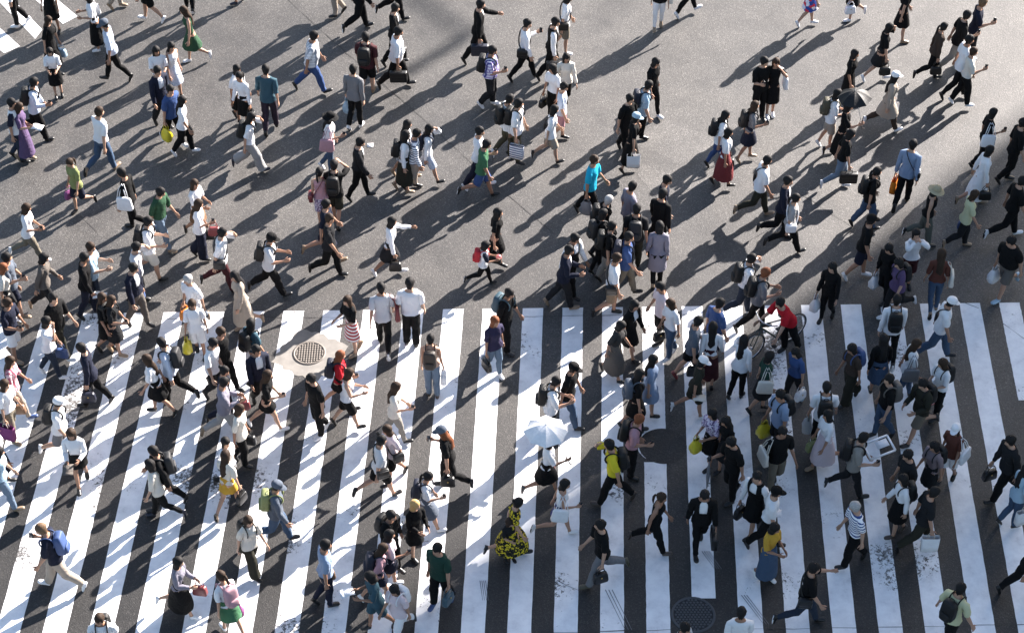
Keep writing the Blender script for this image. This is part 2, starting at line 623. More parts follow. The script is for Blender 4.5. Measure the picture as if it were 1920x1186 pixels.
manhole(580, 662, 0.335, 'round iron manhole cover with square grid in pale cement collar', False)
manhole(1300, 1152, 0.40, 'dark round manhole cover with dotted pattern in shade below a zebra stripe', True)
rnd = random.Random(5)
pc = ground(580, 664)
V = []
for k in range(44):
    t = 2 * PI * k / 44
    rr = 0.60 / max(abs(math.cos(t + .5)), abs(math.sin(t + .5))) ** .75 * rnd.uniform(.93, 1.06)
    V.append((pc[0] + rr * math.cos(t), pc[1] + rr * math.sin(t), 0.0052))
link('cement_collar', make_mesh('cement_collar', V, [tuple(range(44))], False), CEMENT, road)
pc = ground(1243, 836)
V, F = disc(0.46, 0.0062)
link('asphalt_patch', make_mesh('asphalt_patch', [(x + pc[0], y + pc[1], z) for x, y, z in V], F, False), PATCHASPHALT, road)
V, F = [], []
for k in range(15):
    t = PI * (.62 + .62 * k / 14)
    w = .035 * math.sin(PI * k / 14) + .006
    for rr in (.465, .465 + w):
        V.append((pc[0] + rr * math.cos(t), pc[1] + rr * math.sin(t), 0.0075))
F = [(2 * k + 1, 2 * k + 3, 2 * k + 2, 2 * k) for k in range(14)]
link('paint_ring', make_mesh('paint_ring', V, F, False), PAINTWORN, road)

ps = ground(694, 273)
scrap = link('paper_scrap', make_mesh('paper_scrap', [(-.07, -.06, .006), (.07, -.07, .008), (.075, .06, .02), (-.065, .07, .007), (-.07, -.06, .004), (.07, -.07, .006), (.075, .06, .018), (-.065, .07, .005)],
             [(0, 1, 2, 3), (7, 6, 5, 4), (0, 4, 5, 1), (1, 5, 6, 2), (2, 6, 7, 3), (3, 7, 4, 0)], False), plain('paper_white', (.72, .72, .72), .8))
scrap.location = (ps[0], ps[1], 0)
tag(scrap, 'small square of white paper lying on the open asphalt', 'paper')

# ------------------------------------------------------------------ the tower block and mast that throw the big shadows
CONC = plain('facade_panel', (.42, .40, .38), 0.7, scale=2.0)
GLASS = plain('window_glass', (.05, .07, .09), 0.08, spec=0.8)
b_root = bpy.data.objects.new('office_building', None)
COL.objects.link(b_root)
sd = np.array([math.cos(SUN_AZ), math.sin(SUN_AZ), 0])
perp = np.array([sd[1], -sd[0], 0])                  # to the right of the sun line, seen from above
edge = np.array([8.56, 3.25, 0]) + sd * 84
W, DEP, HT = 70.0, 24.0, 78.0
b_root.location = edge
b_root.rotation_euler = (0, 0, math.atan2(perp[1], perp[0]))
tag(b_root, 'tall grey office building beyond the crossing that shades it', 'building')
link('wall', make_mesh('wall', *box(W / 2, DEP / 2, HT / 2, W, DEP, HT), False), CONC, b_root)
link('roof', make_mesh('roof', *box(W / 2, DEP / 2, HT + .4, W - 2, DEP - 2, .8), False), CONC, b_root)
wm = make_mesh('window', *box(0, 0, 0, 3.9, .12, 2.1), False)
wm.materials.append(GLASS)
for fl in range(12):
    for c in range(12):
        o = bpy.data.objects.new('window', wm)
        COL.objects.link(o)
        o.parent = b_root
        o.location = (4 + c * 5.6, -.05, 5 + fl * 6.0)

STEEL = plain('painted_steel', (.30, .31, .32), 0.45, metal=0.3)
v0, v1 = ground(866, 74), ground(700, -32)
mz = 21.0
off = np.array([SUN.x, SUN.y, 0]) / SUN.z * mz
tip = v0 + off + np.array([0, 0, mz])
far = v0 + (v1 - v0) * 1.6 + off + np.array([0, 0, mz])
mast = bpy.data.objects.new('signal_mast', None)
COL.objects.link(mast)
mast.location = (far[0], far[1], 0)
tag(mast, 'steel signal mast with long arm beyond the far edge of the crossing', 'mast')
rel = tip - np.array([far[0], far[1], 0])
link('pole', make_mesh('pole', *tube([(0, 0, 0), (0, 0, mz)], .16, 10)), STEEL, mast)
link('arm', make_mesh('arm', *tube([(0, 0, mz - .12), tuple(rel - np.array([0, 0, .12]))], .10, 8)), STEEL, mast)
link('lamp_head', make_mesh('lamp_head', *box(rel[0], rel[1], mz + .45, .22, .22, 1.2), False), STEEL, mast)


# ================================================================== PEOPLE
# One continuous body mesh per build (man / woman), posed by linear blend skinning.
# Local frame: facing +x, left is +y, up is z, standing height 1.70.
PEL, CHE, HEA, LA, LF, LH, RA, RF, RH, LT, LS, LO, RT, RS, RO = range(15)
ARMD = np.array([0, math.sin(R(15)), -math.cos(R(15))])
ARMU = np.array([0, math.cos(R(15)), math.sin(R(15))])
SHO = np.array([0.0, .175, 1.385])
JO = {PEL: (0, 0, .92), CHE: (0, 0, 1.02), HEA: (0, 0, 1.46), LA: SHO, LF: SHO + .295 * ARMD, LH: SHO + .545 * ARMD,
      LT: (0, .088, .86), LS: (0, .09, .47), LO: (-.008, .09, .085)}
for a, b in ((RA, LA), (RF, LF), (RH, LH), (RT, LT), (RS, LS), (RO, LO)):
    JO[a] = np.array(JO[b]) * (1, -1, 1)
PARENT = {CHE: PEL, HEA: CHE, LA: CHE, LF: LA, LH: LF, RA: CHE, RF: RA, RH: RF, LT: PEL, LS: LT, LO: LS, RT: PEL, RS: RT, RO: RS}

TR = [  # torso and head rings: z, half depth, half width, x offset
    (.84, .105, .166, -.006), (.92, .112, .170, -.008), (1.00, .098, .150, .0), (1.08, .093, .140, .002), (1.17, .104, .153, .004),
    (1.255, .114, .166, .002), (1.31, .112, .170, -.002), (1.36, .104, .170, -.006), (1.405, .086, .156, -.010),
    (1.435, .066, .100, -.012), (1.458, .057, .060, -.008), (1.492, .054, .054, .002),
    (1.512, .064, .056, .012), (1.535, .082, .062, .022), (1.568, .090, .069, .020), (1.603, .094, .073, .015),
    (1.638, .096, .075, .010), (1.668, .085, .068, .006), (1.692, .058, .048, .004)]
TRF = {0: (1.02, 1.04), 1: (1.06, 1.05), 2: (.93, .93), 3: (.87, .86), 4: (.92, .88), 5: (1.0, .90), 6: (.98, .90), 7: (.94, .90), 8: (.94, .90),
       9: (.92, .92), 10: (.88, .88), 11: (.86, .86)}
LEG = [(.76, 0, .085, .088, .080), (.68, .002, .086, .080, .074), (.58, .002, .088, .070, .066), (.51, .002, .089, .060, .057),
       (.47, .004, .090, .057, .054), (.43, .0, .090, .054, .052), (.35, -.012, .090, .058, .052), (.26, -.014, .090, .051, .046),
       (.16, -.010, .090, .040, .038), (.09, -.008, .090, .041, .036)]
ARM = [(.10, .054), (.18, .048), (.26, .042), (.295, .040), (.33, .041), (.40, .038), (.48, .031), (.545, .026)]


class Body:
    def __init__(self, female):
        V, W, F, T = [], [], [], []      # verts, weights, faces, face tags

        def add(p, *w):
            V.append(np.array(p, float)); W.append(w)
            return len(V) - 1

        def face(f, *t):
            F.append(tuple(f)); T.append(t)

        def torso_w(row, y):
            s = (LT if y > 0 else RT)
            k = min(1, abs(y) / .10)
            return {0: ((PEL, 1 - .45 * k), (s, .45 * k)), 1: ((PEL, 1 - .12 * k), (s, .12 * k)), 2: ((PEL, .6), (CHE, .4)),
                    3: ((PEL, .15), (CHE, .85)), 10: ((CHE, .6), (HEA, .4)), 11: ((CHE, .2), (HEA, .8))}.get(
                row, ((CHE, 1.0),) if row < 10 else ((HEA, 1.0),))
        rings = []
        for r, (z, rx, ry, xo) in enumerate(TR):
            if female and r in TRF:
                rx *= TRF[r][0]; ry *= TRF[r][1]
            ex = .82 if r < 9 else .95
            ring = []
            for k in range(16):
                t = 2 * PI * k / 16
                c, s = math.cos(t), math.sin(t)
                x = xo + rx * math.copysign(abs(c) ** ex, c)
                y = ry * math.copysign(abs(s) ** ex, s)
                if female and r in (5, 6) and k in (1, 2, 14, 15): x += .028
                if female and r in (5, 6) and k == 0: x += .014
                if r in (0, 1) and k in (7, 9): x -= .02          # buttocks
                if r == 14 and k == 0: x += .020                    # nose
                if r == 15 and k == 0: x += .006
                if r == 13 and k == 0: x += .006                    # chin
                if r == 14 and k in (1, 15): x -= .004
                if r in (14, 15) and k in (5, 11): y *= 1.16         # ears
                wt = torso_w(r, y)
                if 5 <= r <= 8 and k in (3, 4, 5, 11, 12, 13):
                    a = LA if k < 8 else RA
                    q = {5: .25, 6: .4, 7: .4, 8: .3}[r]
                    wt = ((CHE, 1 - q), (a, q))
                ring.append(add((x, y, z), *wt))
            rings.append(ring)
        top = add((.004, 0, 1.708), (HEA, 1.0))
        for r in range(len(rings) - 1):
            for k in range(16):
                l = (k + 1) % 16
                if 5 <= r <= 7 and k in (3, 4, 11, 12):
                    continue
                face((rings[r][k], rings[r][l], rings[r + 1][l], rings[r + 1][k]), 'T' if r < 12 else 'H', r, k)
        for k in range(16):
            face((rings[-1][k], rings[-1][(k + 1) % 16], top), 'H', len(rings) - 1, k)
        # ---- arms
        AA = [R(a) for a in (55, 90, 125, 162, 198, 235, 270, 305, 342, 18)]
        g = .88 if female else 1.0
        for side in (1, -1):
            A, FO, HN = (LA, LF, LH) if side > 0 else (RA, RF, RH)
            cs = (3, 4, 5) if side > 0 else (13, 12, 11)
            a, b, c = cs
            prev = [rings[8][a], rings[8][b], rings[8][c], rings[7][c], rings[6][c], rings[5][c], rings[5][b], rings[5][a], rings[6][a], rings[7][a]]
            my = .90 if female else 1.0
            J = SHO * (1, my, 1)

            def ring_at(cen, U, rx, ru, wt):
                out = []
                for t in AA:
                    p = np.array(cen) + np.array([math.cos(t) * rx, 0, 0]) + np.array(U) * math.sin(t) * ru
                    out.append(add((p[0], p[1] * side, p[2]), *wt))
                return out

            def bridge(p, q, *tg):
                for k in range(10):
                    l = (k + 1) % 10
                    f = (p[k], p[l], q[l], q[k])
                    face(f if side < 0 else f[::-1], *tg)
            ar = [ring_at(J + np.array([-.006, .022, -.040]), (0, .78, .62), .060 * g, .058 * g, ((A, .65), (CHE, .35)))]
            for i, (s, rr) in enumerate(ARM):
                wt = {2: ((A, .85), (FO, .15)), 3: ((A, .5), (FO, .5)), 4: ((A, .15), (FO, .85)), 7: ((FO, .6), (HN, .4))}.get(
                    i, ((A, 1.0),) if i < 3 else ((FO, 1.0),))
                ar.append(ring_at(J + ARMD * s + np.array([0, .012 if i < 2 else .006, 0]), ARMU, rr * g, rr * g * (.95 if i < 6 else .8), wt))
            bridge(prev, ar[0], 'A', 0, side)
            for i in range(len(ar) - 1):
                bridge(ar[i], ar[i + 1], 'A', i + 1, side)
            # palm: outer row 9,0,1,2,3 and inner row 8,7,6,5,4 run front to back
            OUT, INN = (9, 0, 1, 2, 3), (8, 7, 6, 5, 4)
            hw = ((HN, 1.0),)
            prev = ar[-1]
            palm = []
            for s, w, t in ((.572, .034, .015), (.610, .041, .014), (.645, .041, .012)):
                ids = [None] * 10
                for row, sg in ((OUT, 1), (INN, -1)):
                    for j, idx in enumerate(row):
                        p = J + ARMD * s + np.array([w * g * (1 - j / 2), .006, 0]) + ARMU * t * sg * (1 - .25 * abs(j - 2) / 2)
                        ids[idx] = add((p[0], p[1] * side, p[2]), *hw)
                palm.append(ids)
            bridge(prev, palm[0], 'W', 0, side)
            for i in range(2):
                for k in range(10):
                    l = (k + 1) % 10
                    if i == 0 and k == 8:
                        continue                                  # thumb root
                    f = (palm[i][k], palm[i][l], palm[i + 1][l], palm[i + 1][k])
                    face(f if side < 0 else f[::-1], 'W', i + 1, side)

            def finger(root, dirs, seg, shrink):
                cur = list(root)
                for d, ln in zip(dirs, seg):
                    pts = np.array([V[i] for i in cur]); cen = pts.mean(0)
                    nxt = [add(cen + (p - cen) * shrink + np.array(d) * ln, *hw) for p in pts]
                    for k in range(4):
                        l = (k + 1) % 4
                        face((cur[k], cur[l], nxt[l], nxt[k]), 'W', 9, side)
                    cur = nxt
                face(tuple(cur), 'W', 9, side)
            for j, ln in enumerate((.070, .079, .073, .056)):
                q = [palm[2][OUT[j]], palm[2][OUT[j + 1]], palm[2][INN[j + 1]], palm[2][INN[j]]]
                if side > 0: q = q[::-1]
                dirs = []
                for bend in (12, 34, 58):
                    d = ARMD * math.cos(R(bend)) - ARMU * math.sin(R(bend)) + np.array([.06 * (1.5 - j), 0, 0])
                    dirs.append((d[0], d[1] * side, d[2]))
                finger(q, dirs, (ln * .42, ln * .33, ln * .25), .86)
            q = [palm[0][8], palm[0][9], palm[1][9], palm[1][8]]
            if side < 0: q = q[::-1]
            dirs = []
            for fx in (.85, .55, .35):
                d = ARMD * math.sqrt(1 - fx * fx) + np.array([fx, 0, 0]) - ARMU * .25
                dirs.append((d[0], d[1] * side, d[2]))
            finger(q, dirs, (.026, .026, .022), .82)
        # ---- legs
        cr = [add((x, 0, .795), (PEL, .7), (LT, .15), (RT, .15)) for x in (-.055, -.004, .05)]
        gl = 1.0
        for side in (1, -1):
            TH, SH, FT = (LT, LS, LO) if side > 0 else (RT, RS, RO)
            cols = list(range(0, 9)) if side > 0 else [0] + list(range(15, 7, -1))
            prev = [rings[0][c] for c in cols] + cr
            first = True

            def leg_bridge(p, q, *tg):
                for k in range(12):
                    l = (k + 1) % 12
                    f = (p[k], p[l], q[l], q[k])
                    face(f[::-1] if side > 0 else f, *tg)
            for i, (z, cx, cy, rx, ry) in enumerate(LEG):
                wt = {0: ((TH, .85), (PEL, .15)), 3: ((TH, .85), (SH, .15)), 4: ((TH, .5), (SH, .5)), 5: ((TH, .15), (SH, .85)),
                      9: ((SH, .55), (FT, .45))}.get(i, ((TH, 1.0),) if i < 4 else ((SH, 1.0),))
                if female and i < 3: rx, ry = rx * 1.03, ry * 1.02
                if female and i > 4: rx, ry = rx * .9, ry * .9
                ring = []
                for k in range(12):
                    t = R(90 + (k - 4) * 30)
                    ring.append(add((cx + rx * math.cos(t), side * (cy + ry * math.sin(t)), z), *wt))
                leg_bridge(prev, ring, 'L', i, side)
                prev = ring
            for i, (cx, cz, fx, fz, r1, ry) in enumerate(((-.012, .050, .74, .67, .056, .036), (.045, .036, 0, 1, .034, .037),
                                                           (.105, .028, 0, 1, .026, .044), (.150, .021, 0, 1, .019, .038), (.172, .018, 0, 1, .010, .020))):
                ring = []
                for k in range(12):
                    t = R(90 + (k - 4) * 30)
                    ring.append(add((cx + fx * r1 * math.cos(t), side * (.09 + ry * math.sin(t)), max(.004, cz + fz * r1 * math.cos(t))), (FT, 1.0)))
                leg_bridge(prev, ring, 'F', i, side)
                prev = ring
            face(tuple(prev if side < 0 else prev[::-1]), 'F', 9, side)
        # ---- eyes and mouth: small inset faces on the head surface
        for y in (.030, -.030):
            x = .100 - .004
            ids = [add((x + dx, y + dy, 1.600 + dz), (HEA, 1.0)) for dx, dy, dz in ((.002, -.012, 0), (.0, 0, .006), (-.004, .012 if y > 0 else -.012, 0), (.001, 0, -.006))]
            face(ids, 'E', 0, 0)
        ids = [add((.1055, dy, 1.549 + dz), (HEA, 1.0)) for dy, dz in ((-.017, 0), (0, .005), (.017, 0), (0, -.006))]
        face(ids, 'M', 0, 0)
        self.V = np.array(V); self.F = F; self.T = T
        n = len(V)
        self.B = np.zeros((n, 3), int); self.Wt = np.zeros((n, 3))
        for i, w in enumerate(W):
            for j, (b, x) in enumerate(w):
                self.B[i, j] = b; self.Wt[i, j] = x
        self.N = normals(self.V, F)


def normals(V, F):
    N = np.zeros_like(V)
    for f in F:
        p = V[list(f)]
        c = np.cross(p[2] - p[0], (p[3] if len(f) > 3 else p[1]) - p[1]) if len(f) > 3 else np.cross(p[1] - p[0], p[2] - p[0])
        for i in f:
            N[i] += c
    return N / (np.linalg.norm(N, axis=1, keepdims=True) + 1e-9)


MAN, WOMAN = Body(False), Body(True)


def rx(a): c, s = math.cos(a), math.sin(a); return np.array([[1, 0, 0], [0, c, -s], [0, s, c]])
def ry(a): c, s = math.cos(a), math.sin(a); return np.array([[c, 0, s], [0, 1, 0], [-s, 0, c]])
def rz(a): c, s = math.cos(a), math.sin(a); return np.array([[c, -s, 0], [s, c, 0], [0, 0, 1]])


def solve(rot):
    """rot: bone -> 3x3 local rotation. Returns bone -> (R, t)"""
    M = {}
    for b in range(15):
        j = np.array(JO[b], float)
        r = rot.get(b, np.eye(3))
        A, t = r, j - r @ j
        if b in PARENT:
            PA, pt = M[PARENT[b]]
            A, t = PA @ A, PA @ t + pt
        M[b] = (A, t)
    return M


def skin(V, B, Wt, M):
    RR = np.array([M[b][0] for b in range(15)]); TT = np.array([M[b][1] for b in range(15)])
    out = np.zeros_like(V)
    for j in range(B.shape[1]):
        out += Wt[:, j:j + 1] * (np.einsum('nij,nj->ni', RR[B[:, j]], V) + TT[B[:, j]])
    return out


def pose(kind, arms, rnd, bags):
    d = R
    rot = {}
    hipL = hipR = 0.0
    fl = 1 if rnd.random() < .5 else -1
    A = {}
    if kind in 'wk':
        amp = rnd.uniform(15, 25) if kind == 'w' else rnd.uniform(7, 14)
        toe = rnd.random() < (.6 if kind == 'w' else .35)
        front = dict(hip=amp, knee=rnd.uniform(3, 10), foot=-rnd.uniform(0, 12) if kind == 'w' else 0)
        back = dict(hip=-amp * rnd.uniform(.65, .9), knee=rnd.uniform(12, 24) if not toe else rnd.uniform(34, 52), foot=22 if not toe else 30)
        if kind == 'k' and rnd.random() < .4:
            back = dict(hip=2, knee=38, foot=10); front = dict(hip=4, knee=3, foot=0)
    elif kind == 'B':
        front = dict(hip=14, knee=6, foot=0); back = dict(hip=-4, knee=4, foot=0)
    else:
        front = dict(hip=rnd.uniform(1, 5), knee=rnd.uniform(1, 5), foot=0); back = dict(hip=-rnd.uniform(1, 4), knee=rnd.uniform(2, 6), foot=3)
    L, Rr = (front, back) if fl > 0 else (back, front)
    for q, th, sh, ft, sg in ((L, LT, LS, LO, 1), (Rr, RT, RS, RO, -1)):
        rot[th] = ry(-d(q['hip'])) @ rx(sg * d(rnd.uniform(-1, 2)))
        rot[sh] = ry(d(q['knee']))
        rot[ft] = ry(d(q['foot']))
    lean = {'w': rnd.uniform(3, 8), 'k': rnd.uniform(1, 6), 's': rnd.uniform(-1, 3), 'B': 34}[kind]
    rot[PEL] = ry(d(lean * .4)) @ rz(d(fl * (-5 if kind == 'w' else -2)))
    tw = fl * (8 if kind == 'w' else 4 if kind == 'k' else rnd.uniform(-4, 4))
    rot[CHE] = ry(d(lean * .6)) @ rz(d(tw))
    rot[HEA] = ry(d(rnd.uniform(-2, 12) if kind != 'B' else -22)) @ rz(d(rnd.uniform(-22, 22) - tw * .5))
    sw = {'w': rnd.uniform(7, 18), 'k': rnd.uniform(4, 12), 's': 3, 'B': 0}[kind]

    def arm(side, sh, ab, el, inw=0, hand=0):
        a, f, h = (LA, LF, LH) if side > 0 else (RA, RF, RH)
        rot[a] = rx(side * d(ab)) @ ry(-d(sh))
        rot[f] = rz(-side * d(inw)) @ ry(-d(el))
        rot[h] = ry(-d(hand))
    for side in (1, -1):
        s = -fl * side * sw                         # arm opposite to leg
        arm(side, s, rnd.uniform(-9, -4), rnd.uniform(8, 18) + (max(0, s) * .7))
    held = {b.split(':')[1] for b in bags if ':' in b and b[:2] in ('hb', 'cb', 'lb', 'pb', 'bc', 'uf')}
    for h in held:
        side = 1 if h == 'L' else -1
        arm(side, rnd.uniform(-4, 10), -6, rnd.uniform(4, 14))
    if 'd' == arms:
        for side in (1, -1): arm(side, rnd.uniform(-2, 6), 6, 18)
    if arms in 'pq':
        side = -1 if arms == 'p' else 1
        arm(side, rnd.uniform(4, 16), -7, rnd.uniform(88, 108), 20)
    if arms in 'ef':
        side = -1 if arms == 'e' else 1
        arm(side, rnd.uniform(70, 84), 18, rnd.uniform(112, 124), 38)
    if arms == 'E':
        for side in (1, -1): arm(side, 78, 34, 122, 42)
    if arms == 'h':
        for side in (1, -1): arm(side, rnd.uniform(10, 22), -8, rnd.uniform(68, 86), 34)
    if arms == 'o':
        side = 1
        arm(side, rnd.uniform(52, 66), 4, 14)
    if arms == 'u':
        arm(-1, 30, -8, 96, 16)
    if arms == 'i':
        for side in (1, -1): arm(side, 62, -4, 18, 4)
    return rot, fl * (front['hip'] - back['hip'])


def garment(body, pick, off, seed, wr=.004):
    """copy of the picked body faces pushed out along the normals"""
    fs = [f for f, t in zip(body.F, body.T) if pick(t)]
    ids = sorted({i for f in fs for i in f})
    mp = {i: k for k, i in enumerate(ids)}
    V = body.V[ids]; N = body.N[ids]
    ph = seed * 1.7
    wob = wr * (np.sin(V[:, 2] * 31 + V[:, 1] * 17 + ph) + np.sin(V[:, 0] * 43 - V[:, 2] * 21 + V[:, 1] * 29 + ph * 2.3))
    o = np.array([off(v) for v in V]) + wob
    V2 = V + N * o[:, None]
    F2 = [tuple(mp[i] for i in f) for f in fs]
    return [V2, F2, body.B[ids], body.Wt[ids]]


def merge(a, b):
    n = len(a[0])
    w = max(a[2].shape[1], b[2].shape[1])
    pad = lambda x: np.pad(x, ((0, 0), (0, w - x.shape[1])))
    return [np.vstack((a[0], b[0])), a[1] + [tuple(i + n for i in f) for f in b[1]],
            np.vstack((pad(a[2]), pad(b[2]))), np.vstack((pad(a[3]), pad(b[3])))]


def skirt(z0, z1, girth, flare, front_sign, seed, pleat=.008, n=28, loose=.014):
    rows = max(4, int((z0 - z1) / .075))
    V, B, Wt, F = [], [], [], []
    rnd = random.Random(seed)
    ph = rnd.uniform(0, 6)
    npl = rnd.choice((7, 9, 11))
    for i in range(rows + 1):
        z = z0 + (z1 - z0) * i / rows
        if z > .92:
            q = (z0 - z) / max(.001, z0 - .92)
            a, b = .094 + (.124 - .094) * q, .143 * (1 - q) + .182 * q
        else:
            a, b = .124 + flare * (.92 - z), .182 + flare * .75 * (.92 - z)
        dn = max(0, min(1, (.99 - z) / .5))
        for k in range(n):
            t = 2 * PI * k / n
            w = 1 + (pleat * dn * 9) * math.sin(npl * t + ph) * .14
            c, s = math.cos(t), math.sin(t)
            V.append(((a * girth + loose) * c * w - .004, (b * girth + loose) * s * w, z + (.012 * math.sin(npl * t + 1) * (i == rows))))
            th = max(0, min(1, (.96 - z) / .2)) * (.88 - .42 * max(0, min(1, (.58 - z) / .35)))
            wl = max(0, min(1, .5 + .55 * s + .65 * c * front_sign))
            B.append((PEL, LT, RT)); Wt.append((1 - th, th * wl, th * (1 - wl)))
    for i in range(rows):
        for k in range(n):
            l = (k + 1) % n
            F.append((i * n + k, (i + 1) * n + k, (i + 1) * n + l, i * n + l))
    return [np.array(V), F, np.array(B), np.array(Wt)]


HR = [(z, a, b, xo) for z, a, b, xo in TR[12:]] + [(1.70, .02, .02, .004)]


def hair(style, seed):
    rnd = random.Random(seed)
    n, rows = 24, 9 if style in 's' else 13
    V, B, Wt, F = [], [], [], []
    bot = {'s': (1.626, 1.548, 1.497), 'b': (1.626, 1.490, 1.450), 'l': (1.628, 1.44, 1.16), 't': (1.630, 1.555, 1.505), 'u': (1.630, 1.555, 1.505)}[style]
    zz = [h[0] for h in HR]
    for k in range(n):
        t = 2 * PI * k / n
        c, s = math.cos(t), math.sin(t)
        f = (1 + c) / 2                             # 1 front, 0 back
        if f > .82: zb = bot[0]
        elif f > .64:
            q = (f - .64) / .18
            zb = bot[1] + (bot[0] - bot[1]) * q ** .8
        else:
            zb = bot[2] + (bot[1] - bot[2]) * (f / .64) ** (1.4 if style == 'l' else 1)
        zb += rnd.uniform(-.018, .014) * (2.2 if style == 'l' and f < .5 else 1)
        th = .025 + rnd.uniform(-.005, .007) + (.006 if style in 'lb' else 0)
        for i in range(rows + 1):
            u = i / rows
            ztop = 1.736
            z = ztop - (ztop - zb) * u ** 1.7
            zc = max(1.56 if style in 'lb' else 1.512, min(1.638, z))
            a = np.interp(zc, zz, [h[1] for h in HR]); b = np.interp(zc, zz, [h[2] for h in HR]); xo = np.interp(zc, zz, [h[3] for h in HR])
            tt = th * (1 - (.80 if f > .6 or style not in 'lb' else .25) * max(0, (u - .55) / .45) ** 1.3)
            if z > 1.60:                                # rounded crown
                e = math.sqrt(max(0.0, 1 - ((z - 1.60) / .1362) ** 2))
                a, b, tt = a * e, b * e, tt * e
            tt *= rnd.uniform(.86, 1.16)
            hang = max(0, 1.50 - z)
            x = xo + (a + tt) * c - (.062 * min(1, hang / .13) + hang * .05) * (1 - f)
            y = (b + tt) * s * (1 + hang * .9)
            V.append((x, y, z))
            hw = max(0.0, min(1.0, (z - 1.28) / .2))
            B.append((HEA, CHE)); Wt.append((hw, 1 - hw))
    m = rows + 1
    for k in range(n):
        l = (k + 1) % n
        for i in range(rows):
            F.append((k * m + i, k * m + i + 1, l * m + i + 1, l * m + i))
    out = [np.array(V), F, np.array(B), np.array(Wt)]
    extra = None
    if style == 't':
        extra = tube([(-.085, 0, 1.63), (-.125, 0, 1.63), (-.145, .004, 1.57), (-.142, .0, 1.47), (-.13, -.004, 1.37)], [.016, .026, .030, .026, .008], 7)
    if style == 'u':
        v, f = softbox(.085, .085, .08, .9, 10, 6)
        extra = shift((v, f), -.105, 0, 1.665)
    if extra:
        v = np.array(extra[0])
        out = merge(out, [v, extra[1], np.tile((HEA, CHE), (len(v), 1)), np.tile((1.0, 0.0), (len(v), 1))])
    return out


def cap(brim_all):
    n = 24
    prof = [(1.0, 1.628), (1.0, 1.660), (.93, 1.692), (.72, 1.718), (.38, 1.732), (.02, 1.736)]
    V, F = [], []
    for r, z in prof:
        for k in range(n):
            t = 2 * PI * k / n
            V.append((.010 + (.118) * r * math.cos(t), .098 * r * math.sin(t), z + (0 if not brim_all else .012)))
    for i in range(len(prof) - 1):
        for k in range(n):
            l = (k + 1) % n
            F.append((i * n + k, i * n + l, (i + 1) * n + l, (i + 1) * n + k))
    b0 = len(V)
    if brim_all:
        for rr, z in ((1.0, 1.642), (1.45, 1.630), (1.85, 1.610)):
            for k in range(n):
                t = 2 * PI * k / n
                V.append((.010 + .118 * rr * math.cos(t), .098 * rr * math.sin(t) * 1.08, z))
        for i in range(2):
            for k in range(n):
                l = (k + 1) % n
                F.append((b0 + i * n + k, b0 + (i + 1) * n + k, b0 + (i + 1) * n + l, b0 + i * n + l))
    else:
        m = 11
        for i, (rr, z) in enumerate(((1.0, 1.634), (1.0, 1.628))):
            for k in range(m):
                t = R(-62 + 124 * k / (m - 1))
                ext = .0 if i == 0 else .085 * math.cos(t * .9) ** .7
                V.append((.010 + .118 * math.cos(t) + ext, .098 * math.sin(t) * (1 if i == 0 else .92), z - ext * .22))
        for k in range(m - 1):
            F.append((b0 + k, b0 + m + k, b0 + m + k + 1, b0 + k + 1))
    V = np.array(V)
    return [V, F, np.full((len(V), 1), HEA), np.ones((len(V), 1))]

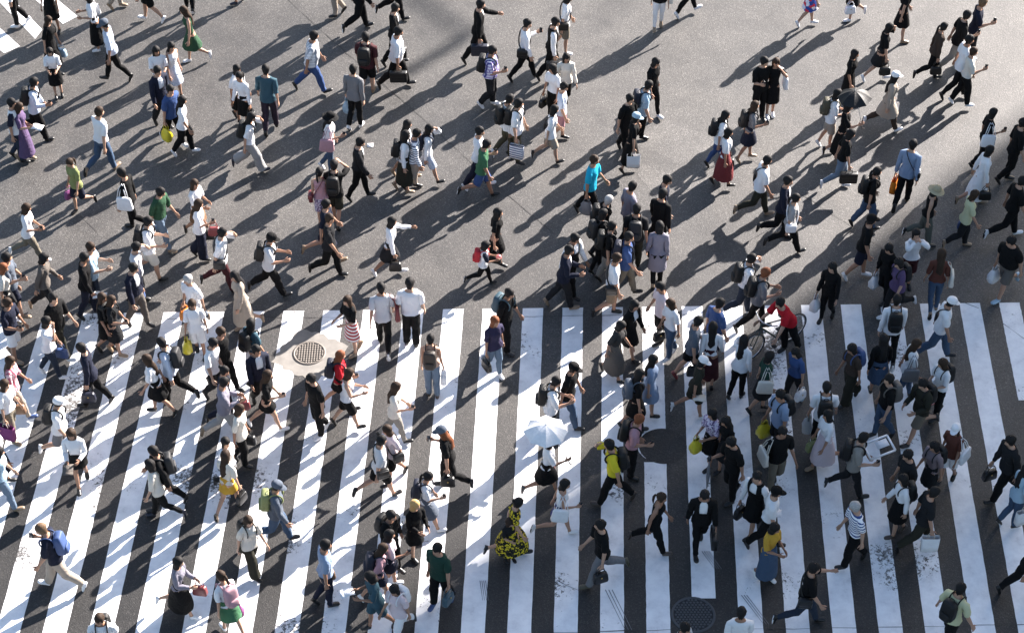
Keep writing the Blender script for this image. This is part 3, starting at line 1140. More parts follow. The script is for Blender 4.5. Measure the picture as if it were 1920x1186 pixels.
PEOPLE = '''
12 -60 180 m k n s.k S.white P.black white
84 -38 260 f s n l.k V.black K.black black
86 36 340 f k n l.n T.black L.black black hb.lightblue:L
93 93 280 f140 s h l.k T.white K.black black
168 -8 190 f k h b.k T.white L.black white tote.white:R
200 42 190 m173 w d C-slate/s.k S.paleblue P.black black
207 -92 0 m k n s.k T.white P.beige tan
266 -66 180 m w n s.k T.white H.black white
292 92 285 f s h l.k T.white K.white black
317 81 320 f k n l.k V.white K.paleblue black
292 130 315 m k n s.k J.navy P.charcoal black
314 162 320 m w n s.k T.blue P.black white cb.yellow:R
336 187 0 f w n l.k T.white P.black white hb.black:L
54 150 10 m w p s.k S.paleblue P.black black bp.black
19 191 0 m k n s.k R.white P.darkdenim black
31 198 350 f k p l.n T.purple L.purple tan pa.white:R
180 208 50 m175 w n s.n T.white P.denim tan
133 299 230 f150 k n t.n T.lime H.navy black hb.magenta:R
233 320 170 m k n s.k S.black P.black black tote.white:L
292 352 335 m w n s.k S.green P.lightdenim tan
41 384 0 f w p b.n T.white P.khaki white
463 213 0 f163 w f l.k T.white W.lightgrey navy bp.black
440 126 330 f k n b.k T.white K.black black
451 141 240 f k n t.k S.white K.black black hb.black:L
497 132 85 m175 k n s.k S.teal P.plum black
580 62 0 m172+ w n s.k T.check P.blue black
350 14 200 f162 k n l.n D.green K.green white
343 -88 90 m k n s.k T.grey P.black black bp.black
432 -94 190 f k n l.k T.grey H.denim navy
622 -78 190 m k n s.k S.white P.beige black bc.black:R
670 -55 20 m175 w n s.k J.black P.black black
738 -74 0 m w n s.k S.white P.black black
737 14 0 m170 k n s.k J.black P.black black bc.black:R
741 54 0 m170+ w n s.k S.white P.black black bc.black:R
685 71 80 m170+ k n s.k T.burgundy H.black tan bp.black
661 129 70 m170 k n s.k S.grey P.black white cb.lightblue:L
896 6 0 m175 w o s.k J.black P.black black bc.navy:R
920 92 350 m168+ k p s.k T.plaid P.charcoal white bp.black
984 42 0 m172 w q s.k S.white P.black black sb.black:R
1036 39 0 m172 w n s.k G.white P.black black bc.charcoal:R
1060 -6 0 f168 k n b.k T.white H.khaki white sb.black:R
1039 124 230 f k n l.k T.white P.black black hb.black:R
1061 103 280 f k n l.k S.cream P.black black
1054 160 350 m160 k n s.k T.paleblue H.pink black
1034 201 0 f158 w n b.k T.white H.beige black sb.black:L
970 194 340 m172 k n s.k T.white P.olive black bp.black,pb.stripe:R
952 183 20 m k n s.k S.white P.olive white bp.black
1226 109 315 f165 w n b.k T.black P.black white
1209 157 0 m168 k n s.k T.lightblue P.black black bp.navy
1177 182 315 m168 k n s.k T.black P.black black
1187 220 0 f158 k n C-lightblue/b.k T.black L.black black pb.white:R
1240 -45 265 f160 k n l.k T.black P.white tan tote.cream:L
1298 -80 20 m w n s.k T.black P.black white
1528 -52 0 f k n l.k E.floral K.floral white
1432 112 300 m174 s p s.k T.black P.black black
1455 114 275 f163 s f l.n E.black K.black white tote.white:L
1600 98 330 f158 k n b.k T.black K.black black
1565 176 0 f160 k h b.k T.white H.beige white bp.olive
1588 196 350 f160 k u b.k T.black L.black black um.black
1588 246 0 f165 w n b.k T.black P.lightdenim white bc.black:R
1661 48 0 f162 w f b.k T.black K.charcoal white hb.black:R
1608 -64 190 f k n l.k T.black K.black white hb.white:L
1703 -28 0 f165 k n l.k E.black K.black tan
1764 46 0 f162 w n t.k S.brown P.black black hb.black:R
1806 25 0 m172 w p s.k T.black P.stone white
1838 2 350 m178 k p s.b T.navy P.charcoal white
1813 72 0 m175 w n s.k T.white P.black black
1822 97 0 m160 k p s.n T.cream P.black white hb.black:L
1676 137 0 f165 w n C-white/l.k C.beige P.brown white pb.white:L
1914 228 0 m175 k n s.k S.black P.black black
1354 215 0 f158 k n l.k T.white P.blue black bp.black
1364 248 0 f155 k n b.k T.white L.red black hb.black:L
1411 198 0 f160 k p l.n S.grey K.navy tan bp.black
1432 295 0 m170 w n s.k T.white P.darkolive tan sb.black:L
1475 334 340 m172 k n s.k J.navy P.black black
1489 366 0 f160 w n t.k T.lightgrey P.black black sb.white:R
1858 209 0 f160 k p b.k T.black P.black black tote.white:R
1850 277 0 f163 w n b.k S.white L.white tan hb.black:R
1711 270 65 m172 w n s.k S.skyblue P.black black pb.orange:L,sb.black:R
1640 320 0 f165 w n t.k T.black P.denim black bp.black
1750 352 350 f160 k n H-straw/b.k V.black P.greygreen black
1822 360 0 f158 w n b.n T.palelime P.charcoal tan hb.blue:L
1912 334 10 m172 w n s.k T.black P.black white
72 478 0 f163 w n b.k S.taupe P.charcoal tan
11 484 0 m168 k p s.k T.slate H.navy tan
2 503 0 f k n b.r T.cream K.charcoal tan
151 483 0 m172 k n s.k S.black P.navy black pa.white:R
164 463 0 m170 k h s.n T.lightblue P.darkdenim black
271 411 0 m170 w h s.k T.white H.cream black bp.black
248 460 0 m165 k f s.k T.palegrey P.charcoal black hb.blue:R
245 500 330 m172 k n s.k J.navy P.taupe black
362 340 330 f158 k h l.n T.white K.caramel black
367 380 0 f160 k p l.n T.white W.navy black hb.black:L,hb.red:R
408 431 0 m170 w f s.k T.white P.burgundy black sb.charcoal:R
499 440 0 m170 w h C-black/s.k T.palegrey P.black black bp.black
356 518 230 m162 k n s.g T.white P.slate tan hb.orange:R
360 566 275 f158 k n b.n T.white H.white black cb.yellow:R
445 511 210 f163 k n l.k C.beige L.beige tan
607 377 0 m168 w n s.k T.navy H.navy tan
613 404 350 m172 w n s.n T.charcoal P.black black
598 322 90 f158 s n t.k V.pink H.patterned black sb.red:L
625 313 80 m168 k e s.k T.black H.darkolive black bp.black
669 266 0 m168 w n s.k J.charcoal P.black black
613 217 0 f162 k p H-black/l.k S.white P.denim white tote.pink:R
758 231 0 f158 w n l.k S.white K.lightgrey tan
756 253 0 f163 k n l.k S.white L.darkolive tan bp.black
774 247 0 m165 k n s.k S.striped P.beige black
800 239 0 f160 w f l.k S.white H.paleblue black bp.navy
896 245 0 m168 w p s.k T.white P.navy white
903 264 0 m166 w n s.k T.grass H.blue black
728 411 0 f160 w o b.k S.white K.charcoal white hb.black:R
930 397 340 f162 k n l.k E.black K.black black hb.black:R
906 456 0 c118 w h b.k R.white P.black black bp.crimson,bl.pink:L
714 539 95 m170 w n s.k T.palegrey P.black black tote.red:R
768 532 90 m172+ s n s.k T.white P.black black
655 559 215 f158 k h l.n T.black K.redstripe tan
1059 466 0 m170 w h s.k J.navy P.charcoal tan
1073 443 320 m170 k n s.k G.white P.black black
1152 480 0 m170 k n s.n T.white H.tan black sb.black:R
1176 441 350 m172 w n s.k T.blue P.khaki black bp.navy
1194 394 85 m172 k n s.k T.charcoal P.darkolive black bp.charcoal
1237 425 85 f163 k n b.k C.lilac P.black tan
1240 366 60 m170 k n s.k S.black P.black black
1245 334 350 m170 k n s.k S.navy P.charcoal black
1181 348 20 m168 k n s.k S.lilac P.charcoal black
1110 297 340 m170 w n s.n T.turquoise P.black black cb.grey:R
1133 372 0 m162 k n s.g S.black P.charcoal black bp.black
1126 402 20 f160 k n b.k S.black P.black black bp.charcoal
1143 425 0 m165 k n s.k T.black P.stone black bp.black
1243 534 200 m165 k n s.k T.palepink P.black black
1261 567 210 f160 k n l.n T.white P.denim white hb.black:R
1184 563 320 f162 w n b.k J.black K.black black
1157 604 330 f160 w n b.k T.darkgrey L.taupe black
1403 480 0 m170 w f s.k S.white P.darkdenim white bp.black
1428 506 0 m172 w h s.r S.grey P.black black bp.black
1484 557 213 m172 B i s.k T.crimson P.black black
1563 496 240 f163 k n l.k S.black P.black black cb.white:R
1628 410 350 m172 k n C-black/s.k T.black H.navy white
1672 459 220 f162 k n b.k S.black P.black black cb.white:R
1692 484 210 f165 w n b.k T.purple P.charcoal white bp.black
1718 436 275 f160 s E b.k S.white H.burgundy black
1767 475 85 f162 k n l.n S.rust P.denim tan tote.cream:R
1903 443 220 m172+ w n s.k T.black H.taupe lightblue cb.white:R
1776 560 350 m170 w n C-white/s.k T.white P.denim black sb.black:L
1683 563 85 m170 k n s.k S.white P.black black bp.black
1658 638 90 f163 k n l.k S.black K.denim black
1713 640 0 f162 w n l.n T.white P.denim black tote.grey:R
1772 677 210 f162 k h l.n T.white P.black black bp.black,lb.yellow:L
1669 710 200 m170 k n s.k T.black P.denim black bp.taupe
1738 710 210 m172 w h s.k S.darkolive H.khaki black bp.black
1794 802 230 f160 k n C-white/l.n T.rust H.white black tote.white:L
1757 831 210 f162 k n b.k T.dustypink K.charcoal black bp.black
1709 848 200 m172 k n s.k T.charcoal P.black black
1612 814 350 m172 w p s.k T.stone P.charcoal black bp.black
1551 726 85 m170 k n s.k T.white P.black white bp.black,cb.clear:L
1556 771 205 f162 w n l.k S.white L.palepink tan hb.lime:R
1467 736 205 m172 k n s.k T.skyblue P.charcoal black bp.black,cb.yellow:R,cb.yellow:L
1466 804 290 m173 k n s.k T.black P.khaki black tote.cream:R
1604 648 210 f163 k n b.k T.brown W.darkolive black bp.blue
1498 654 220 f160 w n l.k T.blue P.charcoal lightblue hb.white:L
1438 667 0 f160 k n b.k T.forest K.charcoal black tote.cream:R
1393 638 60 f158 k f l.k S.white P.black black hb.brick:L
1337 614 80 f160 k n l.k S.white L.burgundy black
1303 601 0 m170 w n s.k T.slate H.black red hb.black:R
1345 568 30 m170 k n s.k T.blue P.navy black
1310 672 0 f162 w n C-white/b.k T.darkolive H.darkolive white pa.cream:R
1223 675 0 f160 k n l.k T.skyblue K.skyblue black hb.blue:L
1197 700 10 f162 k n l.k T.black K.black black bp.slate
1190 782 350 m168 k p s.r T.pink P.black black bp.black
1152 828 180 m174 w e s.k T.yellow P.black brown bp.black
1026 822 0 f160 w u b.k T.white K.black taupe um.white,hb.red:L
1068 682 340 m172 w n C-black/s.k T.black P.denim black
1034 715 0 m170 k h s.k S.white P.black black bp.black
949 543 330 m170 k n s.k S.black P.black charcoal bp.teal
926 596 300 f162 k n l.r T.indigo P.lightdenim white hb.black:R
807 635 90 f162 s n s.k V.nude P.lightdenim brown bp.darkbrown,hb.white:R
737 722 0 f160 w p l.n T.cream P.stone black
732 800 215 f158 w n b.n T.palepink H.black black sb.black:L
709 821 20 m165 w n s.k T.palegrey H.black black sb.black:R
838 803 180 m170 w p C-slate/l.r T.black P.black black hb.black:L
797 887 0 f158 w p t.k T.white K.slate white bp.navy
775 940 310 f156 k h b.y S.black K.black black
728 962 320 m168 k n s.k S.black P.black black bp.black
727 998 10 f156 k p l.k T.palepink M.navy white hb.black:L
707 1025 10 f158 w n l.n T.pink M.navy white bp.navy
701 1076 200 f160 w h b.k T.teal H.teal black pa.white:R
743 1096 230 f158 w n b.k T.palepink P.white black bp.white
822 1025 240 m172 k n s.k T.forest P.black blue hb.teal:L
961 936 0 f162 w n u.k E.floralyellow L.floralyellow black
955 976 300 c112 s h b.n T.charcoal K.floralyellow black
1051 901 0 f158 w p b.k V.white M.cobalt white tote.white:R
1131 976 200 m172 w n s.k T.black P.grey olive hb.black:L
1233 925 340 f162 w n t.n V.black P.black brown
1321 921 270 m172 w n s.k J.black P.black black bc.black:L
1423 886 225 m168 w n s.k G.white K.black black hb.black:R
1450 918 350 m168 w n C-black/s.k T.white P.black black pa.white:L
1449 984 310 f160 k h b.k T.mustard L.denim white
1367 786 215 f162 k n l.k T.black K.charcoal black
1339 769 220 f160 k h b.k T.patterned K.black black cb.yellow:R
1379 822 210 m175 k p s.k T.black P.black black uf.grey:R
1612 946 195 m170 w n s.g T.stripe P.black black
1697 898 190 f162 k n b.k S.white K.black brown bp.black
1745 917 0 m172 w n s.k T.charcoal P.darkolive black pb.white:R
1903 819 200 m175 w n s.k S.charcoal P.black black hb.black:R
1922 878 20 f162 k n l.k T.lightblue P.denim black pb.white:R
1945 1005 0 m170 w n s.k T.black P.black black
1799 1101 40 m172 w d s.k T.palelime P.black black bp.black
1522 1058 0 m172 w o s.k T.black P.darkdenim black sb.black:R
1390 1154 90 m168 k n s.k T.white P.navy black
1281 1171 330 m168 k n s.k T.palegrey P.black black
187 1156 275 m168 k n s.n T.white P.navy black bp.black
88 985 180 m178 w p s.b T.navy P.beige white bp.blue
325 1047 350 f160 w h b.k S.lilac L.black white hb.red:L
419 1083 130 f160 w n t.n T.white K.grass white bp.pink,cb.magenta:R
462 968 310 f160 w n b.n T.cream W.darkolive black bp.black
511 905 0 m170 w n C-slate/s.k S.slate P.denim black bp.lime
605 1020 20 m172 k n s.k T.skyblue P.navy black hb.caramel:L
419 851 60 f160 w n l.n T.cream M.mustard tan hb.black:R
420 823 320 f158 k n b.k T.white P.charcoal black
445 766 350 f162 k n b.n T.cream P.black black hb.charcoal:L
413 690 350 f160 k n u.k T.navy P.navy black
413 711 10 m165 w h s.k S.lilac P.lightgrey tan hb.red:L
393 637 330 m170 k n s.k T.white P.charcoal black
409 617 330 m172 w n s.n T.black P.black black
467 608 45 f160 k n l.k T.teal K.white black bp.black
479 652 300 m168 k n s.k J.navy P.black black
494 697 0 f162 w p l.n T.black M.black white
588 705 215 m168 k n s.k T.black P.black white
632 661 0 f160 w p l.r T.crimson M.black black bp.navy
647 697 0 f160 w h b.n V.white H.black black
309 638 170 m170 w n s.k S.paleblue P.black black bp.charcoal
283 671 180 f160 w n l.n T.white K.black black
158 650 185 m168 w n s.k S.navy P.black black uf.black:R,hb.navy:L
80 600 350 f162 w e b.k T.white P.darkdenim white hb.blue:L
96 555 330 m172 w n s.k S.black P.darkolive white
187 554 340 f160 k n l.n T.black K.black black
204 562 350 f158 k p l.n T.charcoal K.charcoal tan bp.black
8 564 340 m168 k p s.n T.navy H.white tan
12 673 0 f165 w n l.n S.redplaid P.beige blue hb.caramel:R
100 748 350 m168 w n C-white/s.k T.white H.grey white bp.black
133 807 275 f165 w h l.n S.white M.black black pa.taupe:R
293 841 190 m170 w n s.k S.black P.black black bp.charcoal
286 865 180 f160 w n b.k S.cream P.black navy
3 716 340 f165 k n l.n T.white P.khaki tan pb.magenta:R
-12 842 0 f165 w n l.k T.lightblue P.lightdenim tan
-14 803 10 f162 k n b.k T.white K.navy black
'''


# ------------------------------------------------------------------ things carried
def bag_thing(name, main, mat, parts, M, bone, scale, base, rot, category, hang=None):
    """main: (V, F) in the wearer's rest frame (bone given) or round the hand (hang given)"""
    def place(vf):
        v = np.array(vf[0], float)
        if bone is not None:
            A, t = M[bone]
            v = v @ A.T + t
        else:
            v = v + hang
        return v
    mv = place(main)
    c = mv.mean(0)
    c[2] = mv[:, 2].min()
    o = link(name, make_mesh(name, mv - c, main[1]), mat)
    z = rz(rot)
    o.location = base + (z @ c) * scale
    o.rotation_euler = (0, 0, rot)
    o.scale = (scale,) * 3
    for pn, vf, pm in parts:
        link(pn, make_mesh(pn, place(vf) - c, vf[1]), pm, o)
    o['_c'] = 0
    del o['_c']
    tag(o, None, category)
    return o


def handle_arch(w, h, z, r=.008, axis=0, y=0.0, n=7):
    pts = []
    for k in range(n):
        t = PI * k / (n - 1)
        a = math.cos(t) * w / 2
        pts.append((a, y, z + math.sin(t) * h) if axis == 0 else (y, a, z + math.sin(t) * h))
    return tube(pts, r, 5)


def loop(cx, cy, cz, ax, az, y=0.0, r=.013, n=14):
    pts = [(cx + ax * math.cos(2 * PI * k / n), cy, cz + az * math.sin(2 * PI * k / n)) for k in range(n)]
    return tube(pts, r, 4, closed=True, flat=1.6)


BAGNAME = {'bp': ('backpack', 'backpack'), 'sb': ('shoulder_bag', 'shoulder bag'), 'hb': ('handbag', 'handbag'), 'cb': ('carrier_bag', 'plastic bag'),
           'pb': ('paper_bag', 'paper shopping bag'), 'bc': ('briefcase', 'briefcase'), 'tote': ('tote_bag', 'tote bag'), 'um': ('umbrella', 'open umbrella'),
           'uf': ('umbrella', 'folded umbrella'), 'lb': ('carrier_bag', 'plastic bag with red label'), 'bl': ('ball', 'ball'), 'pa': ('paper', 'sheet of paper'), 'ph': ('phone', 'phone')}


def make_bag(code, M, scale, base, rot, rnd, body):
    kind, _, rest = code.partition('.')
    col, _, side = rest.partition(':')
    sg = 1 if side == 'L' else -1
    word = '%s %s' % (WORD.get(col, col), BAGNAME[kind][1])
    name, cat = BAGNAME[kind][0], {'bp': 'backpack', 'um': 'umbrella', 'uf': 'umbrella', 'pa': 'paper', 'ph': 'phone', 'bc': 'briefcase', 'bl': 'ball'}.get(kind, 'bag')
    hb = LH if sg > 0 else RH
    A, t = M[hb]
    hand = A @ ((SHO + ARMD * .645 - ARMU * .02) * (1, sg, 1)) + t
    if kind == 'bp':
        mat = nylon(col)
        bx = -.205
        v, f = softbox(.17, .30, .44, .42, 16, 9)
        v = [(x * (1.12 if z < 0 else 1.0 - .25 * max(0, z - .1)), y * (1 - .35 * max(0, z)), z) for x, y, z in v]
        main = shift((v, f), bx, 0, 1.215)
        parts = [('pocket', shift(softbox(.09, .22, .18, .45, 12, 6), bx - .085, 0, 1.10), mat),
                 ('strap', loop(-.005, .105, 1.325, .138, .135), mat), ('strap', loop(-.005, -.105, 1.325, .138, .135), mat),
                 ('top_handle', handle_arch(.09, .035, 1.43, .007, 1, bx + .05), mat)]
        return bag_thing(name, main, mat, parts, M, CHE, scale, base, rot, cat), word
    if kind in ('sb', 'tote'):
        mat = leather(col) if kind == 'sb' else nylon(col)
        if kind == 'sb':
            v, f = softbox(.27, .10, .23, .3, 14, 7)
            main = shift((v, f), -.04, sg * .245, .93)
            C = np.array([-.005, sg * .055, 1.215]); ax = np.array([0, -sg * .155, .245]); bx = np.array([.142, 0, 0])
            pts = [tuple(C + math.cos(2 * PI * k / 18) * ax + math.sin(2 * PI * k / 18) * bx) for k in range(18)]
            parts = [('strap', tube(pts, .010, 4, closed=True, flat=1.8), mat), ('flap', shift(softbox(.25, .03, .13, .3, 12, 6), -.04, sg * .297, .97), mat)]
            return bag_thing(name, main, mat, parts, M, PEL, scale, base, rot, cat), word
        v, f = softbox(.36, .11, .34, .38, 16, 8)
        v = [(x * (1 + .10 * (z < 0)), y * (1.15 if z < 0 else .8), z) for x, y, z in v]
        main = shift((v, f), -.02, sg * .315, 1.00)
        parts = []
        for dx in (-.02, .03):
            pts = [(-.12 + dx, sg * .31, 1.15), (-.075 + dx, sg * .25, 1.33), (-.02 + dx, sg * .165, 1.425), (.05 + dx, sg * .25, 1.33), (.10 + dx, sg * .31, 1.15)]
            parts.append(('strap', tube(pts, .010, 5), mat))
        return bag_thing(name, main, mat, parts, M, CHE, scale, base, rot, cat), word
    if kind == 'hb':
        mat = leather(col)
        v, f = softbox(.30, .13, .23, .35, 14, 7, .16)
        main = shift((v, f), 0, 0, -.27)
        parts = [('handle', shift(handle_arch(.17, .16, -.165, .008, 0, .03), 0, 0, 0), mat), ('handle', shift(handle_arch(.17, .16, -.165, .008, 0, -.03), 0, 0, 0), mat),
                 ('clasp', shift(softbox(.03, .012, .03, .4, 8, 5), 0, .066, -.22), plain('brass', (.6, .42, .15), .3, metal=1.0))]
        return bag_thing(name, main, mat, parts, M, None, scale, base, rot, cat, hand), word
    if kind == 'bc':
        mat = leather(col)
        v, f = softbox(.40, .11, .29, .14, 16, 7)
        main = shift((v, f), 0, 0, -.23)
        parts = [('handle', handle_arch(.15, .085, -.085, .010), mat), ('flap', shift(softbox(.37, .02, .12, .15, 12, 6), 0, sg * .058, -.15), mat)]
        return bag_thing(name, main, mat, parts, M, None, scale, base, rot, cat, hand), word
    if kind in ('cb', 'pb', 'lb'):
        lab_ = kind == 'lb'
        kind = 'cb' if lab_ else kind
        mat = film(col) if kind == 'cb' else cloth(col)
        V, F = [], []
        n = 14
        if kind == 'cb':
            prof = [(-.46, .02, .02), (-.455, .10, .07), (-.40, .135, .10), (-.30, .13, .10), (-.22, .12, .075), (-.15, .085, .045), (-.11, .07, .03)]
        else:
            prof = [(-.44, .01, .01), (-.44, .155, .065), (-.30, .158, .068), (-.18, .16, .06), (-.10, .16, .05)]
        for i, (z, a, b) in enumerate(prof):
            for k in range(n):
                tt = 2 * PI * k / n
                j = 1 + (rnd.uniform(-.13, .13) if kind == 'cb' and i > 1 else 0)
                e = .6 if kind == 'cb' else .3
                V.append((a * j * math.copysign(abs(math.cos(tt)) ** e, math.cos(tt)), b * j * math.copysign(abs(math.sin(tt)) ** e, math.sin(tt)), z))
        for i in range(len(prof) - 1):
            for k in range(n):
                l = (k + 1) % n
                F.append((i * n + k, i * n + l, (i + 1) * n + l, (i + 1) * n + k))
        F.append(tuple(range(n - 1, -1, -1)))
        hm = mat if kind == 'cb' else cloth('cream')
        parts = [('handle', handle_arch(.11, .12, -.115, .009 if kind == 'cb' else .006, 0, .025), hm), ('handle', handle_arch(.11, .12, -.115, .009 if kind == 'cb' else .006, 0, -.025), hm)]
        if lab_:
            for sy in (1, -1):
                parts.append(('printed_label', shift(box(0, 0, 0, .17, .004, .085), 0, sy * .118, -.33), plain('label_red', (.45, .02, .025), .4)))
                parts.append(('printed_letters', shift(join(*[box(-.058 + k * .029, 0, 0, .017, .003, .038) for k in range(5)]), 0, sy * .121, -.33), plain('label_letters', (.6, .6, .58), .4)))
        return bag_thing(name, (V, F), mat, parts, M, None, scale, base, rot, cat, hand), word
    if kind == 'bl':
        return bag_thing(name, shift(softbox(.17, .17, .17, 1.0, 14, 9), .06, 0, -.03), plain('ball_' + col, (.62, .16, .17), .4), [], M, None, scale, base, rot, 'ball', hand), word
    if kind == 'pa':
        V, F = [], []
        for i in range(7):
            for j in range(2):
                for kz in range(2):
                    V.append((-.02 + .26 * i / 6, -.10 + .20 * j, .02 + .018 * math.sin(i * .9) + .006 * kz))
        for i in range(6):
            a = i * 4
            F += [(a, a + 4, a + 6, a + 2), (a + 1, a + 3, a + 7, a + 5), (a, a + 1, a + 5, a + 4), (a + 2, a + 6, a + 7, a + 3)]
        F += [(0, 2, 3, 1), (24, 25, 27, 26)]
        return bag_thing(name, (V, F), cloth(col), [], M, None, scale, base, rot, cat, hand), word
    if kind == 'ph':
        main = shift(softbox(.072, .010, .145, .15, 12, 6), .01, 0, .04)
        return bag_thing(name, main, plain('phone_body', (.02, .02, .024), .25), [('screen', shift(box(0, 0, 0, .062, .002, .13), .01, .0062, .04), plain('phone_glass', (.03, .035, .045), .08))],
                         M, None, scale, base, rot, cat, hand), word
    if kind == 'uf':
        fabric = nylon(col)
        prof = [(.004, -.78), (.012, -.74), (.034, -.45), (.030, -.20), (.014, -.12), (.010, -.02)]
        main = lathe(prof, 12)
        parts = [('shaft', tube([(0, 0, -.12), (0, 0, .02)], .006, 6), STEEL), ('handle', tube([(0, 0, .0), (0, 0, .06), (.02, 0, .09), (.05, 0, .085), (.06, 0, .06)], .010, 6), leather('brown'))]
        return bag_thing(name, main, fabric, parts, M, None, scale, base, rot, cat, hand), word
    if kind == 'um':
        fabric = nylon(col)
        rad, hgt, top = (.43, .19, .98) if col == 'white' else (.40, .2, .93)
        ox = -.46 if col == 'white' else -.20
        V, F = [], []
        n, rows = 32, 7
        for i in range(rows + 1):
            u = i / rows
            for k in range(n):
                tt = 2 * PI * k / n
                loc = (tt + PI / 8) % (PI / 4) - PI / 8      # angle off the middle of this gore
                loc = tt % (PI / 4) - PI / 8
                r = rad * u * (math.cos(PI / 8) / math.cos(loc)) * (1 - .03 * u * math.cos(loc * 4))
                V.append((ox + r * math.cos(tt), r * math.sin(tt), top - hgt * u ** 1.9 - .014 * math.cos(loc * 4) * u * (1 - .5 * u)))
        for i in range(rows):
            for k in range(n):
                l = (k + 1) % n
                F.append((i * n + k, (i + 1) * n + k, (i + 1) * n + l, i * n + l))
        tilt = 0 if col == 'white' else R(-4)
        ca, sa = math.cos(tilt), math.sin(tilt)

        def tl(vf):
            return [(x * ca + z * sa, y, -x * sa + z * ca) for x, y, z in vf[0]], vf[1]
        parts = [('shaft', tl(tube([(0, 0, -.06), (ox, 0, top + .03)], .007, 6)), STEEL),
                 ('handle', tl(tube([(0, 0, -.06), (.01, 0, -.13), (.035, 0, -.15), (.06, 0, -.13)], .012, 6)), leather('brown')),
                 ('ferrule', tl(tube([(ox, 0, top), (ox, 0, top + .045)], [.012, .006], 6)), STEEL)]
        for k in range(8):
            tt = 2 * PI * k / 8
            pts = [(ox + rad * u * math.cos(tt), rad * u * math.sin(tt), top - hgt * u ** 1.9 - .006) for u in (.05, .35, .65, .85, 1.0)]
            parts.append(('rib', tl(tube(pts, .0035, 4)), STEEL))
        ob = bag_thing(name, tl((V, F)), fabric, parts, M, None, scale, base, rot, cat, hand)
        ob.data.polygons.foreach_set('use_smooth', np.zeros(len(ob.data.polygons), dtype=bool))
        return ob, word


# ------------------------------------------------------------------ one person
TOPW = {'T': 'T-shirt', 'S': 'long-sleeved shirt', 'V': 'sleeveless top', 'J': 'jacket', 'G': 'shirt and black waistcoat', 'R': 'T-shirt with navy sleeves',
        'C': 'long coat', 'D': 'sleeveless dress', 'E': 'dress'}
BOTW = {'P': 'trousers', 'W': 'wide trousers', 'H': 'shorts', 'K': 'skirt', 'M': 'short skirt', 'L': 'long skirt'}
HEMZ = {'M': .66, 'K': .50, 'L': .24}
PEOPLE_OUT, BAGS_OUT = [], []


